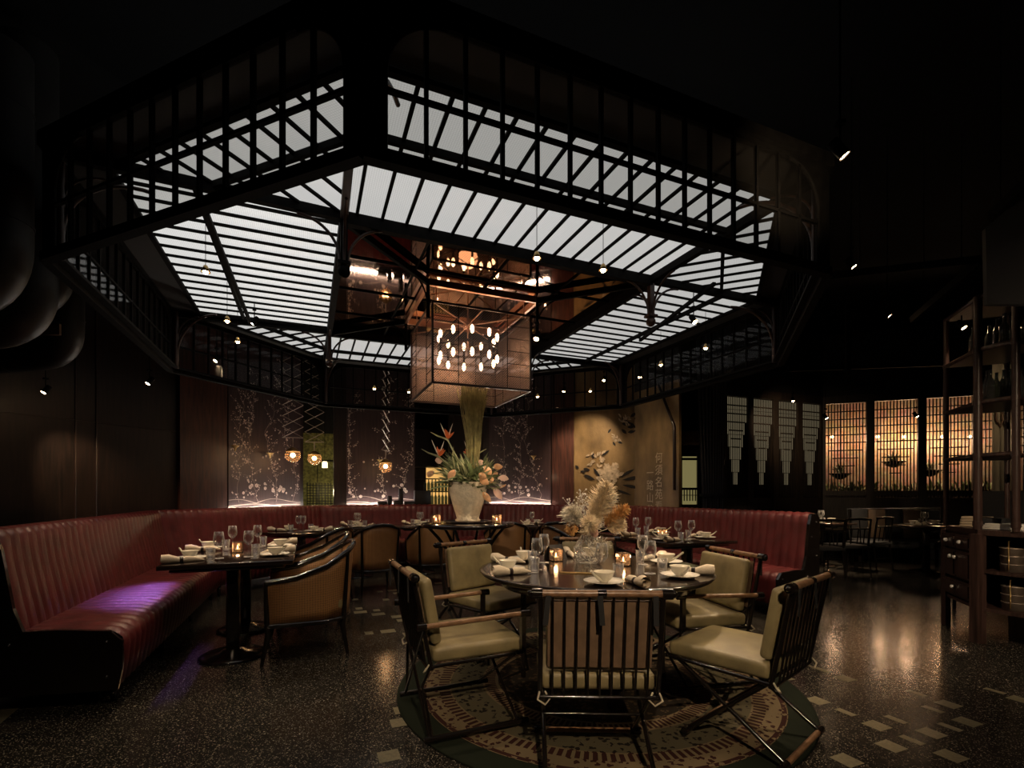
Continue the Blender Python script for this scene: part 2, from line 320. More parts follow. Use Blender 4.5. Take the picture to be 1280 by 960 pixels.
# ---------------------------------------------------------------- plan: everything follows an octagon about CT
CT = V((-.45, 4.993)); TH = -1.177
NV = [V((cos(TH+k*pi/4), sin(TH+k*pi/4))) for k in range(8)]     # outward normals of the eight sides, AB first
TV = [V((-n.y, n.x)) for n in NV]
def meet(k1, d1, k2, d2):
    a, b = NV[k1 % 8], NV[k2 % 8]; D = a.x*b.y-a.y*b.x
    return V(((d1*b.y-a.y*d2)/D, (a.x*d2-d1*b.x)/D)) + CT
def octv(d): d = list(d)*2; return [meet((k-1) % 8, d[(k-1) % 8], k, d[k]) for k in range(8)]
def on(k, d, u):
    """point on side line k at distance d where it crosses bearing u (slope x/y from camera)"""
    n = NV[k]; t = (u-640)/612; y = (d+CT.dot(n))/(t*n.x+n.y); return V((t*y, y))
def x3(p, z): return V((p[0], p[1], z))
G22 = TH + pi/2                                               # 22.6 degrees
# ---------------------------------------------------------------- room shell
def flr(u, v): y = 765/(v-616.5); return V(((u-640)/612*y, y))
fb = MB(); fb.box((2.5, 5.5, -.05), (21, 19, .1)); fb.m = 1
def inlay(p, a, b, ang=-TH*0+R(22.6)):
    c, s_ = cos(ang), sin(ang); q = [(p.x+x*c-y*s_, p.y+x*s_+y*c) for x, y in ((-a/2, -b/2), (a/2, -b/2), (a/2, b/2), (-a/2, b/2))]
    fb.add([(x, y, .0012) for x, y in q], [(0, 1, 2, 3)])
for cx_, cy_, t in [(85, 542, 0), (250, 508, 0), (357, 548, 1), (228, 650, 1), (358, 703, 0), (502, 765, 1), (590, 737, 0), (688, 617, 0), (833, 667, 1), (762, 690, 0),
                    (920, 748, 1), (840, 772, 0), (754, 800, 1), (664, 832, 0), (567, 860, 1), (363, 925, 1), (845, 905, 1), (1047, 605, 0), (1165, 645, 1), (20, 510, 0)]:
    p = flr(960+cx_/3.694, 700+cy_/3.694); inlay(p, .10 if t else .045, .10)
for cx_, cy_, t in [(975, 757, 0), (1100, 718, 0), (1165, 712, 1), (1180, 726, 0), (1130, 758, 0), (912, 810, 1), (995, 803, 0), (1002, 821, 1), (1083, 812, 0), (1092, 831, 1), (1190, 843, 1), (1203, 862, 0), (1140, 916, 1), (1045, 925, 0), (1235, 930, 0), (1240, 700, 1)]:
    p = flr(200+cx_/4, 560+cy_/4); inlay(p, .13 if t else .07, .11 if t else .1)
for u, v, t in [(498, 888, 0), (500, 903, 1), (486, 945, 1), (548, 729, 1)]: inlay(flr(u, v), .1 if t else .05, .1)
# pale stone strip at lower left
a, b_ = flr(0, 868), flr(52, 862); c_ = flr(0, 905)
fb.add([(a.x-.3, a.y+.05, .0011), (b_.x, b_.y, .0011), (c_.x, c_.y, .0011), (c_.x-.6, c_.y-.2, .0011)], [(3, 2, 1, 0)])
struct(fb.build('floor', ['terrazzo', 'inlay']))
cb_ = MB(); cb_.box((2.5, 5.5, 4.65), (21, 19, .1)); struct(cb_.build('ceiling', 'black_ceiling'))
for nm, c, d in (('wall_front', (2.5, -3.95, 2.3), (21, .1, 4.6)), ('wall_west', (-7.95, 5.5, 2.3), (.1, 19, 4.6)), ('wall_east', (12.95, 5.5, 2.3), (.1, 19, 4.6)), ('wall_back', (2.5, 14.95, 2.3), (21, .1, 4.6))):
    b0 = MB(); b0.box(c, d); struct(b0.build(nm, 'black_wall'))
def wallseg(name, p, q, z0, z1, m, th=.12, out=1):
    """vertical wall from p to q; thickness grows away from the room centre"""
    p, q = V(p[:2]), V(q[:2]); d = (q-p).normalized(); n = V((-d.y, d.x))
    if n.dot((p+q)/2-CT) < 0: n = -n
    mb = MB(); mb.slab([x3(p, z0), x3(q, z0), x3(q, z1), x3(p, z1)], (n.x, n.y, 0), th); return struct(mb.build(name, m))
W5, W4, W3 = 4.4, 4.6, 4.5
P_l0 = on(5, W5, 0) + V((-.381, -.925))*2.6
P_c54 = meet(4, W4, 5, W5)
wallseg('wall_left', P_l0, on(5, W5, 375), 0, 4.55, 'wall_wood')
# raised seams of the wall panelling
def seams(name, k, d, us, zs, m='dark_wood', w_=.012):
    mb = MB(); n = -NV[k]
    a, b = on(k, d, us[0]), on(k, d, us[-1])
    for z in zs: mb.bar(x3(a+n*.004, z), x3(b+n*.004, z), .012, w_)
    for u in us: p = on(k, d, u)+n*.004; mb.bar(x3(p, 0), x3(p, 4.5), .012, w_)
    return struct(mb.build(name, m))
zse = H+92/612*on(5, W5, 94).y
seams('trim_1', 5, W5, (-40, 94, 120, 221, 281), (zse,))
# projecting dark wood pier beside the first mural
a, b_ = on(5, W5, 222), on(5, W5, 281); mb = MB(); mb.slab([x3(a, 0), x3(b_, 0), x3(b_, 4.5), x3(a, 4.5)], x3(-NV[5], 0), .05); struct(mb.build('trim_2', 'red_wood'))
wallseg('wall_back_left', on(5, W5, 375) + NV[5]*0, on(5, W5, 379), 0, 4.5, 'dark_wood')
# slot with green-gold wall behind, seen beyond the first mural
gA, gB = on(5, W5+1.2, 345), on(4, W4+1.1, 452)
wallseg('wall_slot', gA, gB, 0, 2.45, 'moss'); wallseg('wall_slot_upper', gA, gB, 2.45, 4.5, 'black_wall')
a, b_ = on(4, W4, 417), on(4, W4, 519)
wallseg('wall_back', a, b_, 0, 4.5, 'wall_wood')
# opening towards the bar, 519..560, then wall to the red pier
a, b_ = on(4, W4, 562), meet(3, W3, 4, W4)
wallseg('wall_back_mid', a, b_, 0, 4.5, 'wall_wood'); wallseg('wall_back_right', b_, on(3, W3, 690), 0, 4.5, 'wall_wood')
wallseg('trim_3', on(3, W3-.03, 690), on(3, W3-.03, 717), 0, 4.5, 'red_wood')
GP = on(3, W3, 793); GE = GP + V((.384, -.923))*1.14
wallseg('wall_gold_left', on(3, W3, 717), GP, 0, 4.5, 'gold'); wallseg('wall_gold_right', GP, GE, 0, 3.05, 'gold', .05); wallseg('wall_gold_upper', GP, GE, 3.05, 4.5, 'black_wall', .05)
# ---------------------------------------------------------------- canopy
AP = octv([1.3*x for x in (2.195, 2.255, 2.178, 2.264)])      # apron corners A..G
WH = octv([1.3*x for x in (1.955, 2.088, 1.974, 2.078)])      # edge of the luminous ceiling
ZB, ZT, ZC = 2.55, 3.15, 3.155
SQ = [CT + NV[0]*1.278 - TV[0]*1.278, CT + NV[0]*1.278 + TV[0]*1.278, CT - NV[0]*1.278 + TV[0]*1.278, CT - NV[0]*1.278 - TV[0]*1.278]
SIDE = ['front right', 'right', 'far right', 'back right', 'back', 'back left', 'left', 'front left']
canopy = empty('octagonal_canopy', x3(CT, ZC), 0, 'black iron octagonal canopy frame hung over the dining tables', 'canopy')
def cl(p, z): return V((p[0]-CT.x, p[1]-CT.y, z-ZC))          # canopy local
for k in range(8):
    P, Q = AP[k], AP[(k+1) % 8]; mb = MB()
    n = x3(NV[k], 0)
    mb.bar(cl(P, ZB-.012), cl(Q, ZB-.012), .05, .05); mb.bar(cl(P-NV[k]*.045, ZB+.012), cl(Q-NV[k]*.045, ZB+.012), .05, .02)
    mb.bar(cl(P, ZT+.03), cl(Q, ZT+.03), .07, .06); mb.build('rim_beam', 'iron', canopy)
    # wide corner post with rounded spandrels is built from the two neighbouring sides
    c = AP[k]; mb = MB(); mb.tube([cl(c-(c-CT).normalized()*.06, ZB), cl(c-(c-CT).normalized()*.06, ZT)], .022, 10)
    mb.build('corner_post', 'iron_brown', canopy)
    # arch bracket from the corner post inward
    d = (CT-c).normalized(); mb = MB(); o = c+d*.07
    rr = .42
    mb.tube([cl(o+d*(rr*(1-cos(t))), ZT-.04-rr*(1-sin(t))) for t in [pi/2*i/12 for i in range(13)]], .012, 8)
    mb.tube([cl(o+d*(rr*.55*(1-cos(t))), ZT-.06-rr*.55*(1-sin(t))) for t in [pi/2*i/8 for i in range(9)]], .007, 6)
    mb.build('arch_bracket', 'iron_brown', canopy)
# hips and square ring at ceiling level
mb = MB()
for k in range(4): mb.bar(cl(SQ[k], 3.115), cl(SQ[(k+1) % 4], 3.115), .055, .085)
mb.build('ring_beam', 'iron', canopy)
for k in range(8):
    s = SQ[{0: 0, 1: 1, 2: 1, 3: 2, 4: 2, 5: 3, 6: 3, 7: 0}[k]]; mb = MB()
    mb.bar(cl(s, 3.125), cl(AP[k], 3.125), .05, .06); mb.build('hip_rafter', 'iron_brown' if k == 0 else 'iron', canopy)
IN = [CT + (NV[0]*a - TV[0]*b)*.53 for a, b in ((1, 1), (1, -1), (-1, -1), (-1, 1))]
for k in range(4):
    s = SQ[k]; d0 = (SQ[(k+1) % 4]-s).normalized(); d1 = (SQ[(k-1) % 4]-s).normalized(); d2 = (AP[2*k]-s).normalized(); d3 = (AP[(2*k+7) % 8]-s).normalized()
    mb = MB(); mb.bar(cl(s, 3.1), cl(s, 2.80), .045, .045, (d0.x, d0.y, 0)); mb.box(cl(s, 2.805), (.085, .085, .018), G22); mb.ball(cl(s, 2.755), .042, 14)
    mb.build('drop_post', 'iron_brown' if k else 'iron', canopy)
    mb = MB(); r_ = .27
    for d in (d0, d1, d2, d3):
        o = s+d*.025; mb.tube([cl(o+d*(r_*(1-cos(t))), 3.085-r_*(1-sin(t))) for t in [pi/2*i/10 for i in range(11)]], .010, 8)
    mb.build('arch_bracket', 'iron_brown', canopy)
    # diagonal beam to the inner frame, with small drop post
    mb = MB(); mb.bar(cl(s, 3.10), cl(IN[k], 3.10), .03, .05); mb.bar(cl(IN[k], 3.12), cl(IN[k], 2.79), .028)
    d = (s-IN[k]).normalized(); mb.tube([cl(IN[k]+d*(.22*(1-cos(t))), 3.08-.22*(1-sin(t))) for t in [pi/2*i/8 for i in range(9)]], .007, 6)
    mb.build('diagonal_beam', 'iron', canopy)
mb = MB()
for k in range(4): mb.bar(cl(IN[k], 3.105), cl(IN[(k+1) % 4], 3.105), .03, .06)
mb.build('inner_frame', 'copper', canopy)
# soffit between luminous panels and rim
mb = MB()
for k in range(8):
    a, b, c, d = cl(WH[k], ZC+.004), cl(WH[(k+1) % 8], ZC+.004), cl(AP[(k+1) % 8], ZC+.004), cl(AP[k], ZC+.004)
    mb.slab([a, b, c, d], (0, 0, 1), .03)
mb.build('soffit', 'soffit', canopy)
mb = MB(); mb.slab([cl(p, ZC-.003) for p in SQ], (0, 0, 1), .02); mb.build('mirror_ceiling', 'bronze_mirror', canopy)
mb = MB()   # slim battens across the mirror ceiling
for t in (-.66, 0, .66): mb.bar(cl(CT+NV[0]*1.25+TV[0]*t, 3.146), cl(CT-NV[0]*1.25+TV[0]*t, 3.146), .012, .012); mb.bar(cl(CT+TV[0]*1.25+NV[0]*t, 3.146), cl(CT-TV[0]*1.25+NV[0]*t, 3.146), .012, .012)
mb.build('ceiling_batten', 'iron', canopy)
# --- apron sides
def apron(k):
    P, Q = AP[k], AP[(k+1) % 8]; L = (Q-P).length; d = (Q-P)/L; n = NV[k]; ang = math.atan2(d.y, d.x)
    t = empty('glazed_apron', x3(P, ZB), ang, f'black iron and wired glass apron on the {SIDE[k]} side of the canopy', 'glass panel', 'wired glass aprons around the canopy')
    m0 = .078; nm = 15 if L > 2.4 else 12; r = .25; z0, z1 = .012, .575
    # frame sheet: corner plates with rounded opening
    mb = MB()
    def arc(cx, sgn, rr): return [(cx+sgn*rr*-cos(a), z1-rr+rr*sin(a)) for a in [pi/2*i/10 for i in range(11)]]
    for sgn, xe, xc in ((1, 0, m0), (-1, L, L-m0)):
        pts = arc(xc+sgn*r, sgn, r)     # from vertical side up to the top
        vs = []; 
        for x, z in pts: vs.append((x, 0, z))
        outer = [(xe, 0, z) for x, z in pts[:-1]]+[(pts[-1][0], 0, .62)]
        fr = [(xe, 0, z1-r)]+[(xe, 0, .62)]*1
        poly = [(xe, 0, z0), (xc, 0, z0)]+vs+[(pts[-1][0], 0, .62), (xe, 0, .62)]
        # fan triangulate around outer corner
        cor = (xe, 0, .62); off = .012
        for yy in (off, -off):
            o0 = len(mb.v); pl = [(p[0], yy, p[2]) for p in poly]
            for i in range(1, len(pl)-2): mb.add([(xe, yy, .62), pl[i], pl[i+1]], [(0, 1, 2) if (yy < 0) == (sgn > 0) else (0, 2, 1)])
            mb.add([(xe, yy, .62), pl[0], pl[1]], [(0, 1, 2) if (yy < 0) == (sgn > 0) else (0, 2, 1)])
        mb.tube([(xc, 0, z0), (xc, 0, z1-r)]+[(x, 0, z) for x, z in pts[1:]], .014, 8)
    mb.bar((m0+r, 0, z1+.004), (L-m0-r, 0, z1+.004), .028, .022); mb.bar((m0+r, 0, .60), (L-m0-r, 0, .60), .02, .05); mb.bar((m0, 0, z0), (L-m0, 0, z0), .03, .02)
    mb.build('frame', 'iron', t)
    mb = MB()
    sp = (L-2*m0)/nm
    for i in range(1, nm):
        x = m0+sp*i; e = min(x-m0, L-m0-x); zt = z1 if e >= r else z1-r+math.sqrt(max(0, r*r-(r-e)**2))
        mb.bar((x, 0, z0), (x, 0, zt), .016, .02, (0, 1, 0))
    mb.bar((m0, 0, .255), (L-m0, 0, .255), .02, .016); mb.build('glazing_bar', 'iron', t)
    mb = MB(); mb.slab([(m0, -.002, z0), (L-m0, -.002, z0), (L-m0, -.002, z1-r*.35), (L-m0-r*.4, -.002, z1), (m0+r*.4, -.002, z1), (m0, -.002, z1-r*.35)], (0, 1, 0), .004)
    mb.build('wired_pane', 'wired', t, uvf=lambda c: (c.x, c.z))
for k in range(8): apron(k)
# --- luminous ceiling panels
PS = [PANEL_E*1.0, PANEL_E*.9, PANEL_E*.95, PANEL_E*.8, PANEL_E*.95, PANEL_E*1.0, PANEL_E*1.32, PANEL_E*1.05]
def lumi(k):
    P, Q = WH[k], WH[(k+1) % 8]
    inner = [SQ[{0: 1, 2: 2, 4: 3, 6: 0}[k]], SQ[{0: 0, 2: 1, 4: 2, 6: 3}[k]]] if k % 2 == 0 else [SQ[{1: 1, 3: 2, 5: 3, 7: 0}[k]]]
    poly = [P, Q]+inner; c0 = sum(poly, V((0, 0)))/len(poly); ang = math.atan2(TV[k].y, TV[k].x)
    t = empty('luminous_ceiling_panel', x3(c0, ZC), ang, f'backlit white wired glass {"bay" if k % 2 == 0 else "corner triangle"} of the canopy ceiling, {SIDE[k]} side', 'ceiling light', 'backlit glass panels of the canopy ceiling')
    ca, sa = cos(-ang), sin(-ang)
    def lo(p): q = p-c0; return V((q.x*ca-q.y*sa, q.x*sa+q.y*ca))
    pl = [lo(p) for p in poly]; m = lightpanel('backlit_glass_'+SIDE[k].replace(' ', '_'), PS[k])
    mb = MB(); mb.slab([(p.x, p.y, -.001) for p in pl], (0, 0, 1), .012); mb.build('diffuser', m, t, uvf=lambda c: (c.x, c.y))
    # bars run square to the outer edge (local y)
    mb = MB(); cnt = 0; x0 = min(p.x for p in pl); x1 = max(p.x for p in pl); n_ = round((x1-x0)/.1665)
    def clip(x):
        ys = []
        for i in range(len(pl)):
            a, b = pl[i], pl[(i+1) % len(pl)]
            if (a.x-x)*(b.x-x) < 0: ys.append(a.y+(b.y-a.y)*(x-a.x)/(b.x-a.x))
        return (min(ys), max(ys)) if len(ys) > 1 else None
    for i in range(n_+1):
        x = x0+.083+i*.1665
        if x > x1: break
        r = clip(x)
        if r: mb.bar((x, r[0]-.0, -.010), (x, r[1]+.0, -.010), .020, .016)
    mb.build('glazing_bar', 'iron', t)
    mb = MB()
    for i in range(len(pl)): mb.bar((pl[i].x, pl[i].y, -.012), (pl[(i+1) % len(pl)].x, pl[(i+1) % len(pl)].y, -.012), .036, .024)
    mb.build('edge_trim', 'iron', t)
    # purlin parallel to the edge
    out = pl[0].y; yy = out + .42 if out < 0 else out-.42
    if k % 2: yy = out + .33 if out < 0 else out-.33
    xs = []
    for i in range(len(pl)):
        a, b = pl[i], pl[(i+1) % len(pl)]
        if (a.y-yy)*(b.y-yy) < 0: xs.append(a.x+(b.x-a.x)*(yy-a.y)/(b.y-a.y))
    if len(xs) > 1:
        mb = MB(); mb.bar((min(xs), yy, -.02), (max(xs), yy, -.02), .028, .04); mb.build('purlin', 'iron', t)
for k in range(8): lumi(k)
# ---------------------------------------------------------------- lantern
LS = .48
lan = empty('copper_lantern', x3(CT, 3.15), G22, 'square copper mesh lantern with bulb ring hung from the mirrored ceiling', 'chandelier')
zt, zb = 2.96-3.15, 2.24-3.15
mb = MB(); cs = [(-LS, -LS), (LS, -LS), (LS, LS), (-LS, LS)]
for i in range(4):
    a, b = cs[i], cs[(i+1) % 4]
    for z in (zt, zb): mb.bar((*a, z), (*b, z), .018)
    mb.bar((*a, zt), (*a, zb), .018)
mb.build('frame', 'iron_brown', lan)
mb = MB()
for i in range(4): mb.bar((*cs[i], zt), (0, 0, zt+.0), .010); a, b = cs[i], cs[(i+1) % 4]; mb.bar(((a[0]+b[0])/2, (a[1]+b[1])/2, zt), (0, 0, zt), .008)
mb.lathe([(.001, -.03), (.05, -.03), (.05, .02), (.001, .02)], (0, 0, zt), 12); mb.tube([(0, 0, 0), (0, 0, -.43)], .008)
for i in range(4): mb.tube([(cs[i][0]*.9, cs[i][1]*.9, 0), (cs[i][0]*.9, cs[i][1]*.9, zt)], .006, 6)
mb.build('hanging_rods', 'copper_pink', lan)
h = zt-zb
for i in range(4):
    a, b = V((*cs[i], 0)), V((*cs[(i+1) % 4], 0)); mb = MB()
    mb.quad(a+V((0, 0, zb)), b+V((0, 0, zb)), b+V((0, 0, zt)), a+V((0, 0, zt)))
    ax = 0 if i % 2 == 0 else 1
    mb.build('mesh_side', 'coppermesh', lan, uvf=lambda c, ax=ax: (c[ax], c.z))
    mb = MB()
    for f in (.25, .75): p = a.lerp(b, f); mb.bar(p+V((0, 0, zb)), p+V((0, 0, zt)), .006)
    for g in range(1, 6):
        for f0, f1 in ((0, .25), (.75, 1)): mb.bar(a.lerp(b, f0)+V((0, 0, zb+h*g/6)), a.lerp(b, f1)+V((0, 0, zb+h*g/6)), .005)
    mb.build('muntins', 'iron', lan)
rp = []
ring = MB(); ring.tube([(.30*cos(2*pi*i/32), .30*sin(2*pi*i/32), -.43) for i in range(32)], .012, 8, closed=True)
for i in range(5): ring.bar((0, 0, -.43), (.3*cos(2*pi*i/5), .3*sin(2*pi*i/5), -.43), .008)
ringo = ring.build('bulb_ring', 'iron_brown', lan)
for i in range(10):
    a = 2*pi*i/10+.15
    for sg in (1, -1):
        mb = MB(); x, y = .3*cos(a), .3*sin(a)
        mb.tube([(x, y, -.43+sg*.01), (x, y, -.43+sg*.065)], .012, 8); mb.m = 1
        mb.lathe([(.001, 0), (.012, .01), (.020, .04), (.017, .07), (.001, .09)] if sg > 0 else [(.001, -.09), (.017, -.07), (.020, -.04), (.012, -.01), (.001, 0)], (x, y, -.43+sg*.065), 10)
        mb.build('bulb', ['iron', 'bulb'], ringo)
light('POINT', x3(CT, 2.66), 2.2, (1, .58, .32), lan, .10)
# ---------------------------------------------------------------- small pendants, spots
def mk_pendant():
    t = empty('mini_pendant'); tag(t, cat='pendant lamp')
    mb = MB(); mb.tube([(0, 0, .03), (0, 0, .38)], .0022, 5); mb.build('cord', 'iron', t)
    mb = MB(); mb.lathe([(.006, .035), (.012, .03), (.03, -.012), (.027, -.012), (.010, .024), (.006, .03)], (0, 0, 0), 12); mb.build('shade', 'brass', t)
    mb = MB(); mb.ball((0, 0, -.008), .017, 8); mb.build('bulb', 'glow', t)
    return t
pend = Proto(mk_pendant)
for u, v, y, w_ in [(671, 321, 3.147, 'nearest of the three pendants in front of the copper lantern'), (754, 336, 3.31, 'bright pendant right of the lantern under the front bay'), (257, 338, 3.245, 'nearest pendant under the left bay'),
                    (284, 400, 4.25, 'middle pendant under the left bay'), (297, 426, 4.85, 'low far pendant under the left bay'), (882, 434, 5.06, 'pendant under the right bay near the shelf side'), (826, 455, 5.72, 'second pendant under the right bay'),
                    (738, 488, 7.19, 'small pendant over the far right corner tables'), (672, 495, 7.3, 'small pendant right of the lantern at the back'), (468, 485, 7.0, 'bright pendant at the back left of the lantern'), (511, 489, 7.25, 'tiny pendant beside the lantern, back left')]:
    x = (u-640)/612*y; z = H+(616.5-v)/612*y
    o = pend.put((x, y, z), 0, 'mini brass cone pendant, '+w_, 'mini pendants under the canopy')
    light('SPOT', (x, y, z-.03), 30, (1, .70, .42), o, .02, 125, (x, y, 0), 1.0)
def mk_spot():
    t = empty('spot_lamp'); tag(t, cat='spotlight')
    mb = MB(); mb.tube([(0, 0, .04), (0, 0, .12)], .005, 6); mb.box((0, 0, .12), (.035, .035, .015)); mb.build('bracket', 'iron', t)
    T = M4.Rotation(R(35), 3, 'Y'); mb = MB(); mb.tube([T @ V((0, 0, .05)), T @ V((0, 0, -.035))], .024, 14, cap=False); mb.tube([T @ V((0, 0, .05)), T @ V((0, 0, .054))], .024, 14); mb.build('housing', 'iron', t)
    mb = MB(); mb.tube([T @ V((0, 0, -.026)), T @ V((0, 0, -.030))], .021, 14); mb.build('lens', 'glow', t)
    return t
spot = Proto(mk_spot)
def put_spot(u, v, y, rz, lab, e, tgt, cone=50, col=(1, .72, .45), stem=False):
    x = (u-640)/612*y; z = H+(616.5-v)/612*y
    o = spot.put((x, y, z), rz, lab, 'black spotlights')
    L = light('SPOT', (x, y, z-.06), e, col, o, .03, cone, tgt)
    q = V((x, y)); ins = all((q-CT).dot(NV[k]) < d for k, d in zip(range(8), [2.85, 2.93, 2.83, 2.94]*2)); top = ZC if ins else 4.6
    mb = MB(); mb.tube([(0, 0, .12), (0, 0, top-z)], .0045, 6); mb.build('stem', 'iron', o)
    return o
# ---------------------------------------------------------------- banquette
def seatshape(name, k, sb0, sb1, sf0, sf1, label, end0=False, end1=False):
    """one bench section: back line sb0-sb1, seat front line sf0-sf1"""
    org = x3((sb0+sb1)/2, 0); t = empty(name, org, 0, label, 'banquette', 'oxblood leather banquette sections'); o2 = V((org.x, org.y))
    def P(s, d, z): return (sb0.lerp(sb1, s)).lerp(sf0.lerp(sf1, s), d)-o2, z
    L = (sb1-sb0).length; n = V((NV[k].x, NV[k].y)); nch = max(3, round(L/.098)); per = 6; N = nch*per
    def sweep(prof, nrm, amp):
        mb = MB(); K = len(prof); vs = []
        for i in range(N+1):
            s = i/N; ph = (i % per)/per; puff = amp*(abs(sin(pi*ph))**.55)
            for (d, z), (nd, nz) in zip(prof, nrm):
                p, zz = P(s, d, z); p = p - n*(nd*puff); vs.append((p.x, p.y, zz+nz*puff))
        fs = [(i*K+j, (i+1)*K+j, (i+1)*K+j+1, i*K+j+1) for i in range(N) for j in range(K-1)]
        mb.add(vs, fs, True); return mb
    bt = .22   # back thickness as a share of depth
    prof = [(.36, .40), (.34, .5), (.30, .65), (.26, .80), (.235, .93), (.225, 1.0), (.20, 1.03), (.14, 1.04), (.05, 1.035), (.02, 1.02), (0, .98), (0, .5), (0, .10)]
    nr = [(1, 0)]*5+[(.9, .4), (.5, .9), (0, 1), (0, .6), (0, 0), (0, 0), (0, 0), (0, 0)]
    sweep(prof, nr, .014).build('backrest', 'leather_red', t)
    prof = [(.25, .44), (.35, .455), (.6, .465), (.85, .462), (.94, .45), (.99, .42), (1.0, .37), (.985, .25), (.96, .14), (.9, .13), (.3, .13)]
    nr = [(0, 1)]*4+[(.4, .9), (.8, .6), (1, 0), (1, 0), (1, 0), (0, 0), (0, 0)]
    sweep(prof, nr, .012).build('seat', 'leather_red', t)
    outline = [(.0, .10), (.0, .99), (.05, 1.035), (.2, 1.03), (.25, .93), (.32, .60), (.38, .47), (.6, .475), (.92, .46), (1.0, .40), (1.0, .25), (.97, .12)]
    for flag, s, sg in ((end0, 0, -1), (end1, 1, 1)):
        if flag:
            mb = MB(); dv = (sb1-sb0).normalized()*sg; mb.slab([(*P(s, d, z)[0], z) for d, z in outline], (dv.x, dv.y, 0), .03); e = mb.build('end_panel', 'lacquer', t)
            mb = MB()
            for d, z in ((.9, .40), (.9, .2), (.08, .2), (.08, .95), (.2, .8), (.3, .4), (.08, .6)): p, zz = P(s, d, z); mb.ball((p.x+dv.x*.032, p.y+dv.y*.032, zz), .007, 6)
            mb.build('stud', 'silver', e)
    m = max(2, round(L/1.1))
    for i in range(m+1):
        s = .04+.92*i/m
        for d in (.1, .88):
            mb = MB(); p, zz = P(s, d, 0); mb.lathe([(.001, 0), (.016, 0), (.026, .135), (.001, .135)], (p.x, p.y, 0), 8); mb.build('leg', 'lacquer', t)
    return t
BK = {2: 3.43, 3: 3.98, 4: 4.05, 5: 3.85, 6: 3.3}; FK = {2: 2.74, 3: 3.26, 4: 3.33, 5: 3.14, 6: 2.46}
def bv(D, a, b): return meet(a, D[a], b, D[b])
endL = V((-3.075, 2.74)); endLf = V((-2.25, 2.84)); endR = V((3.2, 5.14)); endRf = V((2.60, 4.83))
seatshape('banquette', 6, bv(BK, 5, 6), endL, bv(FK, 5, 6), endLf, 'oxblood tufted leather bench section on the left, nearest, with purple sheen on its seat', end1=True)
seatshape('banquette', 5, bv(BK, 4, 5), bv(BK, 5, 6), bv(FK, 4, 5), bv(FK, 5, 6), 'oxblood tufted bench section at the back left under the left blossom mural')
seatshape('banquette', 4, bv(BK, 3, 4), bv(BK, 4, 5), bv(FK, 3, 4), bv(FK, 4, 5), 'oxblood tufted bench section at the back, behind the tall stoneware vase')
seatshape('banquette', 3, bv(BK, 2, 3), bv(BK, 3, 4), bv(FK, 2, 3), bv(FK, 3, 4), 'oxblood tufted bench section at the back right in front of the gold flower wall')
seatshape('banquette', 2, endR, bv(BK, 2, 3), endRf, bv(FK, 2, 3), 'oxblood tufted bench section on the right, studded end by the aisle', end0=True)
# ---------------------------------------------------------------- tables
def mk_table(L, D, ped):
    def f():
        t = empty('dining_table'); tag(t, cat='table')
        mb = MB(); mb.rbox((0, 0, .732), (L, D, .034), .006, seg=2); mb.build('tabletop', 'table_lacquer', t)
        mb = MB(); mb.rbox((0, 0, .70), (L-.12, D-.12, .03), .006, seg=1); mb.build('underframe', 'lacquer', t)
        for x in ped:
            mb = MB(); mb.rbox((x, 0, .36), (.09, .09, .66), .012, seg=2); mb.bar((x, -D*.35, .675), (x, D*.35, .675), .06, .02); mb.build('column', 'lacquer', t)
            mb = MB(); mb.lathe([(.001, .06), (.07, .055), (.10, .035), (.21, .025), (.235, .012), (.235, 0), (.001, 0)], (x, 0, 0), 24); mb.build('base', 'lacquer', t)
        return t
    return Proto(f)
TL = mk_table(1.36, .86, (-.4, .4)); TS = mk_table(.72, .72, (0,))
a2 = G22+pi/2
TAB = {
 'T1': (TL, V((-2.30, 4.14)), a2, 'long black lacquer table beside the left bench, nearest the camera'),
 'T2': (TS, V((-2.78, 6.45)), a2-pi/4, 'square black table in the back left corner of the bench'),
 'T3': (TS, V((-2.33, 7.38)), G22, 'square black table, third from the left along the bench'),
 'T4': (TS, V((-1.45, 7.72)), G22, 'square black table against the back bench just left of the vase'),
 'T6': (TS, V((.32, 7.80)), -G22, 'square black table against the back bench just right of the vase'),
 'T7': (TS, V((1.25, 7.42)), -G22, 'square black table at the back right behind the dried bouquet'),
 'T5': (TL, V((1.73, 5.64)), a2, 'long black lacquer table beside the right bench'),
}
for k, (pr, p, rz, lab) in TAB.items(): pr.put(x3(p, 0), rz, lab, 'dining tables along the banquette')
# round table
RT = V((.547, 3.28)); rt = empty('round_table', x3(RT, 0), 0, 'large round dark lacquered table on the patterned rug, nearest the camera', 'table')
mb = MB(); mb.lathe([(.001, .71), (.70, .71), (.735, .717), (.75, .727), (.742, .733), (.758, .737), (.765, .744), (.758, .75), (.735, .7505), (.001, .75)], (0, 0, 0), 64); mb.build('tabletop', 'table_lacquer', rt)
mb = MB(); mb.lathe([(.60, .71), (.62, .71), (.62, .65), (.60, .65)], (0, 0, 0), 48); mb.build('apron', 'lacquer', rt)
for a in (178, -88, 92, 2):
    c, s_ = cos(R(a)), sin(R(a)); mb = MB(); mb.tube([(c*.47, s_*.47, z) for z in (.014, .04, .06, .3, .6, .71)], [.016, .018, .013, .016, .02, .02], 10); mb.tube([(c*.47, s_*.47, .25), (c*.3, s_*.3, .17), (0, 0, .15)], .009, 6); mb.build('leg', 'lacquer', rt)
rg = MB(); rg.lathe([(.001, .012), (1.26, .012), (1.28, .008), (1.285, .0), (.001, 0)], (0, 0, 0), 96)
tag(rg.build('round_rug', 'rug', loc=(.547, 3.28, .001)), 'round oriental rug with maroon bands and dark green edge under the round table', 'rug')
